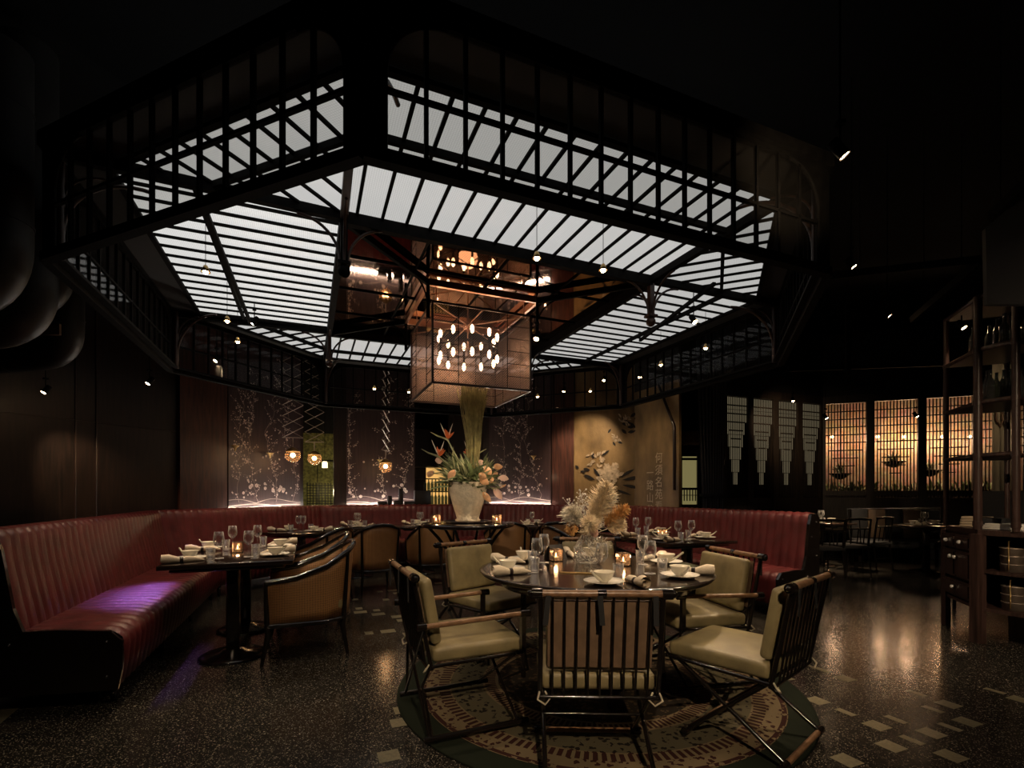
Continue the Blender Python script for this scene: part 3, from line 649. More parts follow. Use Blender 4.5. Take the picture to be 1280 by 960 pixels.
# ---------------------------------------------------------------- folding chairs
def mk_fold(arms):
    def f():
        t = empty('folding_armchair' if arms else 'folding_chair'); tag(t, cat='chair'); W = .27 if arms else .25
        T = M4.Rotation(R(10), 3, 'Y').inverted()
        mb = MB(); mb.rbox((.265, 0, .425), (.50, 2*W-.01, .075), .022, puff=.012); mb.build('seat_cushion', 'leather_olive', t)
        mb = MB(); mb.rbox((.014, 0, .64), (.055, 2*W-.05, .34), .022, T=T, puff=.010)
        bc = mb.build('back_cushion', 'leather_olive', t)
        mb = MB(); mb.box((-.032, 0, .645), (.006, 2*W-.06, .30), T=T); mb.build('back_lining', 'leather_tan', bc)
        zt_ = .825; xb = -.085
        mb = MB()
        for s in (1, -1): mb.tube([(.005, s*W, .36), (xb, s*W, zt_)], .011, 8)
        nr_ = 9
        for i in range(nr_): y = -W+2*W*(i+1)/(nr_+1); mb.tube([(-.012, y, .37), (xb+.002, y, zt_-.01)], .0055, 6)
        mb.tube([(-.010, -W, .37), (-.010, W, .37)], .009, 6); mb.build('back_frame', 'lacquer', t)
        mb = MB(); mb.tube([(xb, -W-.01, zt_), (xb, W+.01, zt_)], .016, 12); mb.m = 1
        for y in (-W-.015, W+.015): mb.tube([(xb, y-.022, zt_), (xb, y+.022, zt_)], .023, 12); mb.ball((xb, y+(.028 if y > 0 else -.028), zt_), .014, 8)
        mb.tube([(xb, -.018, zt_), (xb, .018, zt_)], .0185, 12); mb.build('top_rail', ['bamboo', 'lacquer'], t)
        for y in (-W+.03, 0, W-.03): mb = MB(); T2 = M4.Rotation(R(rnd.uniform(-8, 14)), 3, 'X'); mb.box((xb-.020, y+.005, zt_-.065), (.004, .022, .12), T=T2); mb.build('fabric_tie', 'fabric_dark', t)
        for y in (-W, W): mb = MB(); s = 1 if y > 0 else -1; mb.tube([(.0, y, .40), (-.03, y+s*.012, .365), (-.03, y-s*.02, .345), (-.01, y-s*.04, .36), (.01, y-s*.02, .385)], .0045, 6); mb.build('cord_loop', 'cord', t)
        mb = MB()
        for s in (1, -1): mb.tube([(0, s*W, .375), (.5, s*W, .385)], .010, 8)
        mb.tube([(.5, -W, .385), (.5, W, .385)], .010, 8); mb.build('seat_frame', 'lacquer', t)
        if not arms:
            for s in (1, -1):
                y = s*(W-.02); mb = MB(); mb.tube([(.47, y, .38), (-.05, y, .035)], .011, 8); mb.build('leg', 'lacquer', t)
                mb = MB(); mb.tube([(.02, y, .375), (.41, y, .035)], .011, 8); mb.build('leg', 'lacquer', t)
            for x in (-.05, .41): mb = MB(); mb.tube([(x, -W+.01, .03), (x, W-.01, .03)], .014, 8); mb.m = 1; mb.tube([(x, -W-.02, .03), (x, -W+.035, .03)], .019, 8); mb.tube([(x, W-.035, .03), (x, W+.02, .03)], .019, 8); mb.build('floor_bar', ['bamboo' if x < 0 or 1 else 'lacquer', 'lacquer'], t)
            mb = MB(); mb.tube([(.20, -W+.02, .205), (.20, W-.02, .205)], .007, 6); mb.build('cross_rod', 'lacquer', t)
        else:
            WA = .30
            for s in (1, -1):
                y = s*WA; mb = MB(); mb.tube([(-.04, y, .585), (.50, y, .60)], .014, 10); mb.m = 1; mb.tube([(-.075, y, .585), (-.03, y, .585)], .02, 8); mb.tube([(.475, y, .60), (.53, y, .60)], .02, 8); mb.build('armrest', ['bamboo', 'lacquer'], t)
                mb = MB(); mb.bar((.49, y, .40), (.49, y, .60), .03, .024); mb.build('arm_post', 'lacquer', t)
                mb = MB(); mb.tube([(-.04, y, .032), (.52, y, .032)], .015, 8); mb.build('floor_bar', 'lacquer', t)
                for x, zt2 in ((-.01, .58), (.46, .40)):
                    mb = MB(); mb.tube([(x-.03 if x < 0 else x, y, zt2), (x, -y, .035)], .009, 8); mb.build('leg', 'lacquer', t)
                mb = MB(); mb.tube([(.0, s*W, .38), (-.02, s*WA*.6, .25), (0, s*WA, .04)], .008, 6); mb.build('brace', 'lacquer', t); mb = MB(); mb.tube([(.5, s*WA, .40), (.52, s*WA, .30), (.46, s*WA*.4, .20)], .008, 6); mb.build('brace', 'lacquer', t)
        return t
    return Proto(f)
FC, FA = mk_fold(False), mk_fold(True)
g_ = 'bamboo railed folding chairs around the round table'
def chair(pr, bx, by, ang, lab): pr.put((bx+.03*cos(R(ang)), by+.03*sin(R(ang)), .013), R(ang), lab, g_)
chair(FC, .37, 2.06, 88, 'folding chair seen from behind, slatted back and bamboo rail, nearest the camera')
chair(FA, -.54, 2.66, 24, 'olive folding armchair with bamboo arms, left of the round table')
chair(FC, -.36, 4.02, -46, 'olive folding chair at the back left of the round table, cushion facing the camera')
chair(FC, .67, 4.36, -95, 'olive folding chair hidden behind the dried bouquet on the round table')
chair(FA, 1.50, 3.42, 192, 'brightly lit yellow folding armchair at the right of the round table')
chair(FC, 1.37, 2.34, 132, 'olive folding chair at the front right seen from its side, X legs on rug')
# ---------------------------------------------------------------- cane tub chairs
def mk_tub():
    t = empty('cane_tub_chair'); tag(t, cat='chair')
    # plan path from front left round the back to front right, local +x faces forward
    key = [(.29, .29), (.10, .30), (-.10, .295), (-.24, .22), (-.285, .10), (-.29, 0), (-.285, -.10), (-.24, -.22), (-.10, -.295), (.10, -.30), (.29, -.29)]
    hh = [.60, .625, .70, .80, .845, .855, .845, .80, .70, .625, .60]
    def lean(p, z): k_ = 1+(z-.27)*.16; return V((p[0]*k_-.02*(z-.27), p[1]*k_, z))
    mb = MB(); mb.tube([lean(p, z) for p, z in zip(key, hh)], .021, 10); mb.build('top_rail', 'lacquer', t)
    mb = MB(); mb.tube([lean(p, .28) for p in key]+[lean(key[0], .28)], .019, 8); mb.build('seat_rail', 'lacquer', t)
    for i0, i1, nm in ((0, 3, 'cane_side'), (3, 7, 'cane_back'), (7, 10, 'cane_side')):
        mb = MB(); vs = []; K = 6; s_acc = 0
        n = i1-i0+1
        for i in range(i0, i1+1):
            for j in range(K): z = .29+(hh[i]-.29)*j/(K-1); vs.append(lean(key[i], z))
        mb.add(vs, [(a*K+b, (a+1)*K+b, (a+1)*K+b+1, a*K+b+1) for a in range(n-1) for b in range(K-1)], True)
        o = mb.build(nm, 'cane', t, uvf=lambda c: (math.atan2(c.y, -c.x)*.3 if c.x < -.12 else (c.x+.5), c.z))
        md = o.modifiers.new('thickness', 'SOLIDIFY'); md.thickness = .012
    for i in (0, 3, 7, 10):
        mb = MB(); p = key[i]; mb.tube([lean(p, hh[i]), lean(p, .28), V((p[0]*.98, p[1]*.98, .22)), V((p[0]*1.12, p[1]*1.08, 0.0))], [.014, .019, .02, .012], 8); mb.build('leg', 'lacquer', t)
    mb = MB(); mb.rbox((.02, 0, .40), (.52, .50, .12), .04, puff=.015); mb.build('seat_cushion', 'leather_olive', t)
    return t
TC = Proto(mk_tub); gt_ = 'cane tub chairs at the banquette tables'
def tub(x, y, ang, lab): TC.put((x, y, 0), R(ang), lab, gt_)
tub(-1.62, 3.93, 202.6, 'cane tub chair with black curved arms at the near left table, closest to the camera')
tub(-1.92, 4.68, 202.6, 'cane tub chair at the left long table, tucked behind its nearer twin')
tub(-1.80, 6.35, 125, 'cane tub chair in the back left seen from behind, panels glowing amber')
tub(-2.20, 5.60, 165, 'cane tub chair mostly hidden behind the two left chairs, facing the corner table')
tub(-1.12, 6.86, 113, 'cane tub chair seen from behind left of the tall vase table')
tub(-.06, 6.86, 90, 'cane tub chair seen from behind right of the tall vase table')
tub(.66, 6.88, 80, 'cane tub chair half hidden behind the wine glasses at the back')
tub(1.02, 5.15, 22.6, 'dark cane tub chair on the near left side of the right long table')
tub(.72, 5.92, 22.6, 'dark cane tub chair on the far left side of the right long table')
# ---------------------------------------------------------------- tall centre table and vase
ct = empty('console_table', x3(CT, 0), 0, 'tall round dark table with curved struts under the stoneware vase', 'table')
mb = MB(); mb.lathe([(.001, .905), (.44, .905), (.468, .915), (.475, .93), (.468, .945), (.44, .95), (.001, .95)], (0, 0, 0), 48); mb.build('tabletop', 'table_lacquer', ct)
for i in range(6):
    a = i*pi/3+.3; c, s_ = cos(a), sin(a); mb = MB()
    mb.tube([(c*.40, s_*.40, .91), (c*.30, s_*.30, .80), (c*.20, s_*.20, .66), (c*.16, s_*.16, .4), (c*.22, s_*.22, .1), (c*.30, s_*.30, 0.0)], [.014, .016, .016, .014, .014, .018], 8); mb.build('leg', 'lacquer', ct)
mb = MB(); mb.tube([(.165*cos(2*pi*i/20), .165*sin(2*pi*i/20), .45) for i in range(20)], .01, 6, closed=True); mb.build('stretcher_ring', 'lacquer', ct)
mb = MB(); mb.lathe([(.001, 0), (.22, 0), (.25, .012), (.245, .02), (.22, .012), (.001, .010)], (0, 0, 0), 32)
tag(mb.build('round_tray', 'dark_wood', loc=x3(CT, .951)), 'round dark wooden tray under the stoneware vase', 'tray')
vb = MB(); vb.lathe([(.001, 0), (.125, 0), (.13, .015), (.112, .03), (.125, .08), (.155, .17), (.183, .27), (.192, .34), (.182, .375), (.190, .395), (.180, .40), (.165, .38), (.16, .30), (.001, .28)], (0, 0, 0), 40)
tag(vb.build('stoneware_vase', 'stoneware', loc=x3(CT, .964)), 'large mottled cream stoneware vase on the tall centre table', 'vase')
VT = x3(CT, 1.33)
def petal(mb, base, tip, w_, up=V((0, 0, 1)), curl=.0, n=6):
    base, tip = V(base), V(tip); d = tip-base; side = d.cross(up)
    if side.length < 1e-5: side = d.orthogonal()
    side.normalize(); nn = side.cross(d).normalized(); vs = []; 
    for i in range(n+1):
        s = i/n; ww = w_*sin(pi*min(1, s*.97+.03))**.8/2; c = base+d*s+nn*(curl*sin(pi*s)*d.length)
        vs += [c-side*ww-nn*ww*.25, c, c+side*ww-nn*ww*.25]
    fs = []
    for i in range(n): a = i*3; fs += [(a, a+1, a+4, a+3), (a+1, a+2, a+5, a+4)]
    mb.add(vs, fs, True)
def sphdir(az, el): return V((cos(az)*cos(el), sin(az)*cos(el), sin(el)))
# bird of paradise flowers (image-left side of the vase)
for i, (dx, dz, ln, lb) in enumerate([(-.20, .46, 0, 'highest orange bird of paradise flower, pointing left near the top of the arrangement'), (-.27, .28, .1, 'orange bird of paradise flower at mid height on the left of the arrangement'), (.02, .30, -.1, 'small red orange bird of paradise flower in the middle of the arrangement')]):
    base = VT; head = VT+V((dx, -.08-ln, dz)); t = empty('bird_of_paradise', VT, 0, lb, 'flower', 'bird of paradise flowers in the stoneware vase'); h0 = head-VT
    mb = MB(); mb.tube([(0, 0, 0), h0*.5+V((.02, 0, .0)), h0], .008, 6); sg = -1 if i < 2 else 1
    mb.tube([h0, h0+V((sg*.10, 0, .035)), h0+V((sg*.17, 0, .075))], [.011, .008, .002], 8); mb.build('stem', 'leaf_pale', t)
    mb = MB()
    for q in range(6): petal(mb, h0, h0+V((sg*(.02-.03*q*.6), rnd.uniform(-.04, .04), .11-.010*q))+V((0, 0, rnd.uniform(-.02, .02))), .022, V((0, -1, 0)))
    mb.build('petals', 'orange', t)
    mb = MB(); petal(mb, h0, h0+V((-sg*.06, -.03, .16)), .012, V((0, -1, 0))); petal(mb, h0, h0+V((sg*.07, -.02, .17)), .012, V((0, -1, 0))); mb.build('tongue', 'straw', t)
for i, (dx, dz, dy) in enumerate([(.16, .16, -.1), (.22, .02, -.15), (.28, -.06, -.05), (.24, .10, .1), (.12, .04, -.2), (.31, .05, -.1), (.18, -.10, -.16), (-.34, .12, -.05), (.08, .2, 0), (.26, .16, -.05), (.14, .08, -.26), (-.24, .22, -.1), (.34, -.03, .0), (-.1, .12, -.24)]):
    w0 = ['upper right', 'right', 'lowest outer right', 'back right', 'front right', 'far right', 'drooping lower right', 'far left', 'upper middle', 'upper outer right', 'near front right', 'upper left', 'outermost right', 'front left'][i]
    t = empty('anthurium', VT, 0, f'peach anthurium bloom at the {w0} of the big flower arrangement', 'flower', 'anthurium blooms in the stoneware vase'); h0 = V((dx, dy, dz))
    mb = MB(); mb.tube([(0, 0, 0), h0*.6+V((0, 0, .06)), h0], .006, 6); mb.build('stem', 'leaf', t)
    mb = MB(); petal(mb, h0+V((rnd.uniform(-.02, .02), 0, .03)), h0+V((rnd.uniform(.03, .11)*(1 if dx > 0 else -1), -.03, rnd.uniform(-.09, .03))), rnd.uniform(.06, .085), V((rnd.uniform(-.5, .5), -1, rnd.uniform(-.3, .6))), .16); mb.build('spathe', ['peach', 'peach', 'blush'][i % 3], t)
    mb = MB(); mb.tube([h0+V((0, -.01, .02)), h0+V((.01, -.05, .01))], .006, 6); mb.build('spadix', 'straw', t)
mb = MB()
for i in range(380):
    az = rnd.uniform(0, 2*pi); el = rnd.uniform(-.15, 1.35); L = rnd.uniform(.16, .36); d = sphdir(az, el); s0 = VT+V((rnd.uniform(-.1, .1), rnd.uniform(-.1, .1), rnd.uniform(-.02, .08)))
    petal(mb, s0+d*.04-VT, s0+d*L-VT, rnd.uniform(.012, .038), sphdir(az+1, .4), rnd.uniform(-.1, .2), 4); mb.m = 0 if rnd.random() < .6 else 1
for i in range(46):   # long strap leaves fanning to the left
    az = rnd.uniform(2.2, 4.2); el = rnd.uniform(.0, 1.0); L = rnd.uniform(.32, .52); d = sphdir(az, el); mb.m = 1 if rnd.random() < .6 else 0
    petal(mb, d*.05, d*L, .018, V((0, 0, 1)), .06, 6)
tag(mb.build('vase_foliage', ['leaf', 'leaf_pale'], loc=VT), 'dense green strap leaves and foliage filling the stoneware vase', 'foliage', kind='stuff')
mb = MB()
for i in range(190):
    a = rnd.uniform(0, 2*pi); r0 = rnd.uniform(0, .05); r1 = rnd.uniform(.02, .17); mb.tube([(r0*cos(a)+.04, r0*sin(a), 0), (.06+r0*1.6*cos(a), r0*1.6*sin(a), .45), (.04+r1*cos(a), r1*sin(a)+.04, rnd.uniform(.90, 1.04))], .0034, 4)
tag(mb.build('tall_grass', 'grass', loc=VT), 'tall bundle of dry upright grass rising from the vase into the lantern', 'grass', kind='stuff')
# ---------------------------------------------------------------- tableware
def mk_plate():
    mb = MB(); mb.lathe([(.001, .002), (.05, .002), (.085, .010), (.11, .018), (.112, .021), (.085, .014), (.05, .007), (.001, .006)], (0, 0, 0), 28); return tag(mb.build('side_plate', 'white_china'), cat='plate')
def mk_bowl():
    mb = MB(); mb.lathe([(.001, 0), (.022, 0), (.024, .006), (.045, .028), (.058, .058), (.060, .062), (.056, .060), (.042, .030), (.02, .012), (.001, .010)], (0, 0, 0), 24); return tag(mb.build('rice_bowl', 'porcelain'), cat='bowl')
def mk_spoon():
    mb = MB(); mb.tube([(0, 0, .012), (.02, 0, .008), (.05, 0, .012), (.09, 0, .04), (.115, 0, .062)], [.014, .02, .009, .006, .007], 8); return tag(mb.build('soup_spoon', 'porcelain'), cat='spoon')
def mk_napkin():
    t = empty('rolled_napkin'); tag(t, cat='napkin'); mb = MB()
    mb.tube([(-.12, 0, .034), (-.08, 0, .034), (-.025, 0, .023), (0, 0, .019), (.03, 0, .024), (.08, 0, .022), (.14, 0, .010)], [.030, .033, .022, .018, .023, .020, .006], 14, cap=False)
    mb.tube([(-.122, .004, .030), (-.05, .008, .030), (0, 0, .019)], [.017, .020, .01], 10, cap=False); mb.build('cloth', 'linen', t)
    mb = MB(); mb.tube([(-.011, 0, .021), (.011, 0, .021)], .0215, 14); mb.build('napkin_ring', 'dark_wood', t); return t
def mk_tumbler():
    mb = MB(); mb.lathe([(.001, 0), (.027, 0), (.032, .09), (.0305, .09), (.0255, .010), (.001, .010)], (0, 0, 0), 20); return tag(mb.build('water_tumbler', 'glass'), cat='glass')
def mk_wine():
    mb = MB(); mb.lathe([(.001, 0), (.034, .001), (.034, .003), (.006, .008), (.004, .02), (.004, .085), (.012, .095), (.034, .12), (.038, .145), (.031, .205), (.0295, .205), (.036, .145), (.032, .122), (.001, .098)], (0, 0, 0), 20); return tag(mb.build('wine_glass', 'glass'), cat='wine glass')
def mk_candle():
    t = empty('candle_holder'); tag(t, cat='candle holder')
    mb = MB()
    for i in range(4):
        a = i*pi/2; mb.box((.036*cos(a), .036*sin(a), .045), (.003, .072, .085), a)
    mb.box((0, 0, .004), (.075, .075, .006)); mb.build('glass_box', glassy('amber_glass', (1, .92, .82), edge=.45, base=.05, haze=.02, hazecol=(.95, .8, .65), rim=.3), t) if 'AG' not in globals() else None
    mb = MB(); mb.lathe([(.001, .008), (.02, .008), (.02, .03), (.001, .028)], (0, 0, 0), 12); c = mb.build('tea_light', 'straw', t)
    mb = MB(); mb.lathe([(.001, .03), (.006, .038), (.004, .05), (.001, .06)], (0, 0, 0), 8); mb.build('flame', 'flame', c)
    mb = MB()
    for sx in (1, -1):
        for sy in (1, -1): mb.bar((sx*.038, sy*.038, 0), (sx*.038, sy*.038, .09), .004)
        for z in (.002, .088): mb.bar((sx*.038, -.038, z), (sx*.038, .038, z), .004); mb.bar((-.038, sx*.038, z), (.038, sx*.038, z), .004)
    mb.build('edge_frame', 'iron', t); return t
PL, BW, SPN, NP, TU, WG, CN = [Proto(f) for f in (mk_plate, mk_bowl, mk_spoon, mk_napkin, mk_tumbler, mk_wine, mk_candle)]
def setting(c, ang, z, desc, where, tum=1, wine=1, nap=True, spoon=True, big=1):
    """one diner's place: c plate centre, ang direction from diner to table middle"""
    f = V((cos(ang), sin(ang))); r = V((f.y, -f.x)); at = lambda a, b: x3(c+f*a+r*b, z)
    PL.put(at(0, 0), ang, f'white plate {where}, {desc}', 'white side plates')
    BW.put(at(0, 0)+V((0, 0, .0075)), ang, f'cream bowl {where}, {desc}', 'cream rice bowls')
    if spoon: SPN.put(at(.0, 0)+V((0, 0, .022)), ang+2.4, f'spoon in the bowl {where}, {desc}', 'porcelain spoons')
    if nap: NP.put(at(-.02, .17), ang+.25, f'rolled napkin {where}, {desc}', 'rolled linen napkins')
    if tum: TU.put(at(.15, .10), 0, f'water tumbler {where}, {desc}', 'water tumblers')
    if wine: WG.put(at(.19, .01), 0, f'stemmed wine glass {where}, {desc}', 'stemmed wine glasses')
for a, wh in ((192, 'at the left place'), (142, 'at the back left place'), (83, 'at the back place'), (20, 'at the back right place'), (-40, 'at the front right place'), (-94, 'at the front place')):
    setting(RT+V((cos(R(a)), sin(R(a))))*.585, R(a+180), .751, 'big round table', wh)
def tset(key, lst, **kw):
    pr, p, rz, lab = TAB[key]; L, D = (1.36, .86) if pr is TL else (.72, .72); d = {'T1': 'near left long table', 'T2': 'back left corner table', 'T3': 'table third from the left along the bench', 'T4': 'table just left of the vase', 'T6': 'table just right of the vase', 'T7': 'back right table', 'T5': 'right long table'}[key]
    X = V((cos(rz), sin(rz))); Y = V((-X.y, X.x))
    for sx, sy, wh in lst: setting(p+X*(sx*L)+Y*(sy*(D/2-.14)), math.atan2((-Y*sy).y, (-Y*sy).x), .7495, d, wh, **kw)
four = [(-.27, 1, 'near bench side place'), (.27, 1, 'far bench side place'), (-.27, -1, 'near aisle side place'), (.27, -1, 'far aisle side place')]
tset('T1', four)
tset('T5', [(-.27, -1, 'near bench side place'), (.27, -1, 'far bench side place'), (-.27, 1, 'near aisle side place'), (.27, 1, 'far aisle side place')])
for k in ('T2', 'T3', 'T4', 'T6', 'T7'): tset(k, [(0, 1, 'on the bench side'), (0, -1, 'on the chair side')])
for (x, y, z, lb) in [((696-640)/612*3.55, 3.62, .751, 'left of the dried bouquet on the round table'), ((779-640)/612*3.38, 3.38, .751, 'right of the dried bouquet on the round table'), (CT.x-.30, CT.y-.16, .951, 'left of the vase on the tall table'), (CT.x+.30, CT.y-.16, .951, 'right of the vase on the tall table'),
                      (TAB['T1'][1].x-.02, TAB['T1'][1].y, .7495, 'in the middle of the near left long table'), (TAB['T7'][1].x, TAB['T7'][1].y, .7495, 'on the back right table'), (TAB['T5'][1].x, TAB['T5'][1].y, .7495, 'on the right long table')]:
    o = CN.put((x, y, z), .4, 'lit glass candle holder '+lb, 'glass candle holders'); light('POINT', (x, y, z+.06), .5, (1, .62, .36), o, .012)
mb = MB(); mb.tube([(0, 0, .003), (.25, 0, .003)], .0028, 6); ch = tag(mb.build('chopstick', 'brass', loc=(.30, 3.06, .751), rz=-.25), 'brass chopstick lying between two places on the round table, nearer one', 'chopstick', 'chopsticks on the round table')
copy_tree(ch, None, (.30, 3.085, .751), -.22, 'brass chopstick lying between two places on the round table, farther one')
mb = MB(); mb.slab([(-.06, -.075, 0), (.06, -.075, 0), (.06, .0, .11), (-.06, .0, .11)], (0, 1, 0), .004); mb.slab([(-.06, .08, 0), (.06, .08, 0), (.06, .004, .11), (-.06, .004, .11)], (0, -1, 0), .004)
tag(mb.build('table_card', 'fabric_dark', loc=(.33, 3.72, .751), rz=.5), 'small black folded card standing on the round table behind the glasses', 'card')
# lattice vase and dried bouquet
BV = V((.545, 3.50, .751)); t = empty('coral_vase', BV, 0, 'white coral lattice glass vase in the middle of the round table', 'vase')
mb = MB(); mb.lathe([(.001, .004), (.085, .004), (.098, .05), (.094, .11), (.07, .155), (.045, .19), (.052, .20), (.050, .20), (.043, .19), (.067, .155), (.09, .11), (.093, .05), (.001, .008)], (0, 0, 0), 28); mb.build('glass_body', 'glass', t)
mb = MB(); pr_ = lambda h_: (.088+.012*sin(pi*min(1, h_/.1)) if h_ < .1 else .1-(h_-.1)*.55)
for i in range(150):
    a = rnd.uniform(0, 2*pi); z = rnd.uniform(.0, .17); a2_, z2 = a+rnd.uniform(-.35, .35), min(.19, max(.0, z+rnd.uniform(-.035, .035)))
    mb.tube([(pr_(z)*cos(a), pr_(z)*sin(a), z+.004), (pr_((z+z2)/2)*1.01*cos((a+a2_)/2), pr_((z+z2)/2)*1.01*sin((a+a2_)/2), (z+z2)/2+.006), (pr_(z2)*cos(a2_), pr_(z2)*sin(a2_), z2+.004)], .0038, 5)
mb.build('coral_lattice', 'coral', t)
BT = BV+V((0, 0, .19))
def plume(name, h0, w_, L, m, lab, cat, n=170):
    t = empty(name, BT, 0, lab, cat, 'dried stems in the coral vase'); h0 = V(h0); d = h0.normalized()
    mb = MB(); mb.tube([(0, 0, -.12), (0, 0, 0), h0*.5, h0], .0025, 5); mb.build('stem', 'straw', t)
    mb = MB(); ort = d.orthogonal().normalized(); o2 = d.cross(ort)
    for i in range(int(n*3.2)):
        s = rnd.random(); a = rnd.uniform(0, 2*pi); rad = w_*(.35+.65*sin(pi*min(1, s*.8+.15))); b = h0+d*(s*L); o_ = (ort*cos(a)+o2*sin(a))
        q = rnd.uniform(.3, 1.0) if rnd.random() < .8 else rnd.uniform(1.0, 1.5); tip = b+o_*rad*q+d*rad*rnd.uniform(.1, .9); mid = (b+tip)/2+o_*rad*.1
        mb.tube([b, mid, tip], [.0022, .0028, .0008], 3, cap=False)
    mb.build('plume', m, t)
plume('pampas_plume', (.03, -.02, .09), .085, .30, 'plume', 'tall cream pampas plume at the top of the dried bouquet', 'dried flower', 520)
plume('pampas_plume', (.11, -.05, .09), .055, .20, 'amber', 'orange dried plume leaning right in the dried bouquet', 'dried flower', 240)
plume('pampas_plume', (.05, -.10, -.03), .045, .10, 'straw', 'pale fern tuft drooping in front of the coral vase', 'dried flower', 200)
plume('pampas_plume', (-.07, -.03, .09), .075, .13, 'straw', 'pale white fern sprig on the left of the dried bouquet', 'dried flower', 320)
plume('pampas_plume', (.09, .0, .15), .055, .18, 'straw', 'lacy white sprig on the upper right of the dried bouquet', 'dried flower', 200)
plume('pampas_plume', (.13, -.05, .06), .060, .12, 'plume', 'feathery cream sprig at the far right of the dried bouquet', 'dried flower', 260)
plume('pampas_plume', (-.005, -.08, .06), .065, .10, 'plume', 'dense cream tuft at the heart of the dried bouquet', 'dried flower', 300)
for i, (dx, dy, dz, wh) in enumerate([(-.15, .02, .24, 'leaning left'), (.15, .0, .26, 'leaning right'), (-.05, .02, .30, 'upright beside the tall plume'), (.19, -.02, .17, 'lowest on the right')]):
    t = empty('white_sprig', BT, 0, 'thin dotted white sprig in the dried bouquet, '+wh, 'dried flower', 'white sprigs in the coral vase'); h0 = V((dx, dy, dz)); mb = MB(); mb.tube([(0, 0, 0), h0*.5+V((0, 0, .03)), h0], .0018, 5)
    for q in range(46):
        b = h0*rnd.uniform(.45, 1.0); e = b+V((rnd.uniform(-.04, .04), rnd.uniform(-.04, .04), rnd.uniform(-.01, .05))); mb.tube([b, e], .0009, 3); mb.ball(e, rnd.uniform(.004, .007), 5)
    mb.build('sprig', 'orchid', t)
for i, (dx, dy, dz, r_, m, lb) in enumerate([(-.13, -.05, .06, .06, 'amber', 'large amber dried bloom at the left of the dried bouquet'), (-.04, -.09, .05, .04, 'plume', 'small cream dried bloom at the front of the dried bouquet'), (.03, -.08, .03, .035, 'blush', 'blush dried bloom low in the dried bouquet')]):
    t = empty('dried_bloom', BT, 0, lb, 'dried flower', 'dried blooms in the coral vase'); c = V((dx, dy, dz)); mb = MB(); mb.tube([(0, 0, -.1), (0, 0, 0), c], .0025, 5); mb.build('stem', 'straw', t); mb = MB()
    for q in range(110): d = sphdir(rnd.uniform(0, 2*pi), rnd.uniform(-1.2, 1.4)); petal(mb, c+d*.01, c+d*r_*rnd.uniform(.7, 1), .026, sphdir(rnd.uniform(0, 6), .5), .15, 4)
    mb.build('petals', m, t)
# ---------------------------------------------------------------- murals
def blossom_mural(k, d, u0, u1, z0, z1, lab, seed):
    rr = random.Random(seed); a, b = on(k, d, u0), on(k, d, u1); L = (b-a).length; ang = math.atan2((b-a).y, (b-a).x)
    t = empty('mural_panel', x3(a-NV[k]*.006, 0), ang, lab, 'mural', 'painted blossom mural panels')
    mb = MB(); mb.slab([(0, 0, z0), (L, 0, z0), (L, 0, z1), (0, 0, z1)], (0, -1, 0), .02); mb.build('silk_ground', 'silk', t)
    Y = -.0225; mb = MB()
    def line(pts, w_):
        for p, q in zip(pts, pts[1:]):
            dx, dz = q[0]-p[0], q[1]-p[1]; l_ = math.hypot(dx, dz) or 1; nx, nz = -dz/l_*w_/2, dx/l_*w_/2
            mb.add([(p[0]-nx, Y, p[1]-nz), (p[0]+nx, Y, p[1]+nz), (q[0]+nx, Y, q[1]+nz), (q[0]-nx, Y, q[1]-nz)], [(0, 3, 2, 1)])
    def blob(x, z, r, n=5, y=-.0235):
        if not (.02 < x < L-.02 and z0+.02 < z < z1-.02): return
        a0 = rr.uniform(0, 6)
        for i in range(n):
            aa = a0+2*pi*i/n; cx_, cz_ = x+cos(aa)*r*.6, z+sin(aa)*r*.6
            mb.add([(cx_+cos(q*pi/3)*r*.5, y, cz_+sin(q*pi/3)*r*.5) for q in range(6)], [(0, 1, 2, 3, 4, 5)])
    def inside(x): return min(L-.03, max(.03, x))
    for hz, amp in ((.10, .09), (.06, .03), (.03, .03)):
        ph = rr.uniform(0, 6); line([(L*i/40, z0+.03+hz+amp*abs(sin(i/40*5+ph))*(.6+.4*sin(i/9))) for i in range(41)], .009)
    nt = max(2, int(L/.45))
    for tix in range(nt+1):
        x = L*(tix+.5)/(nt+1); z = z0+.15; pts = [(x, z)]; top = z1-rr.uniform(.1, .7); dirx = rr.choice((-1, 1))
        while z < top:
            x = inside(x+rr.uniform(-.02, .05)*dirx); z += rr.uniform(.05, .09); pts.append((x, z))
            if rr.random() < .25: dirx = -dirx
            if rr.random() < .85:
                bl = rr.uniform(.08, .28); ba = rr.choice((rr.uniform(.2, 1.2), rr.uniform(2, 2.9))); bx, bz = inside(x+cos(ba)*bl), z+sin(ba)*bl; line([(x, z), ((x+bx)/2, (z+bz)/2+.015), (bx, bz)], .003)
                mb.m = 1
                for q in range(rr.randint(7, 14)): s_ = rr.random(); blob(x+(bx-x)*s_+rr.uniform(-.03, .03), z+(bz-z)*s_+rr.uniform(-.03, .03), rr.choice((.004, .006, .008, .011)), rr.choice((3, 4, 5)))
                mb.m = 0
        line(pts, .005)
        mb.m = 1
        for q in range(3): blob(x+rr.uniform(-.15, .15), z0+rr.uniform(.2, .45), rr.uniform(.022, .034), 6)
        for q in range(5): blob(pts[0][0]+rr.uniform(-.2, .2), z0+rr.uniform(.2, .9), rr.uniform(.012, .02), 6)
        mb.m = 0
    mb.build('painted_blossom', ['paint_line', 'paint'], t)
    mb = MB(); mb.box((L/2, -.085, z0+.01), (L-.02, .02, .02)); mb.build('light_strip', 'led', t)
    return t
blossom_mural(5, W5, 284, 374, .96, 3.6, 'leftmost dark silk blossom mural, beside the wood pier', 3)
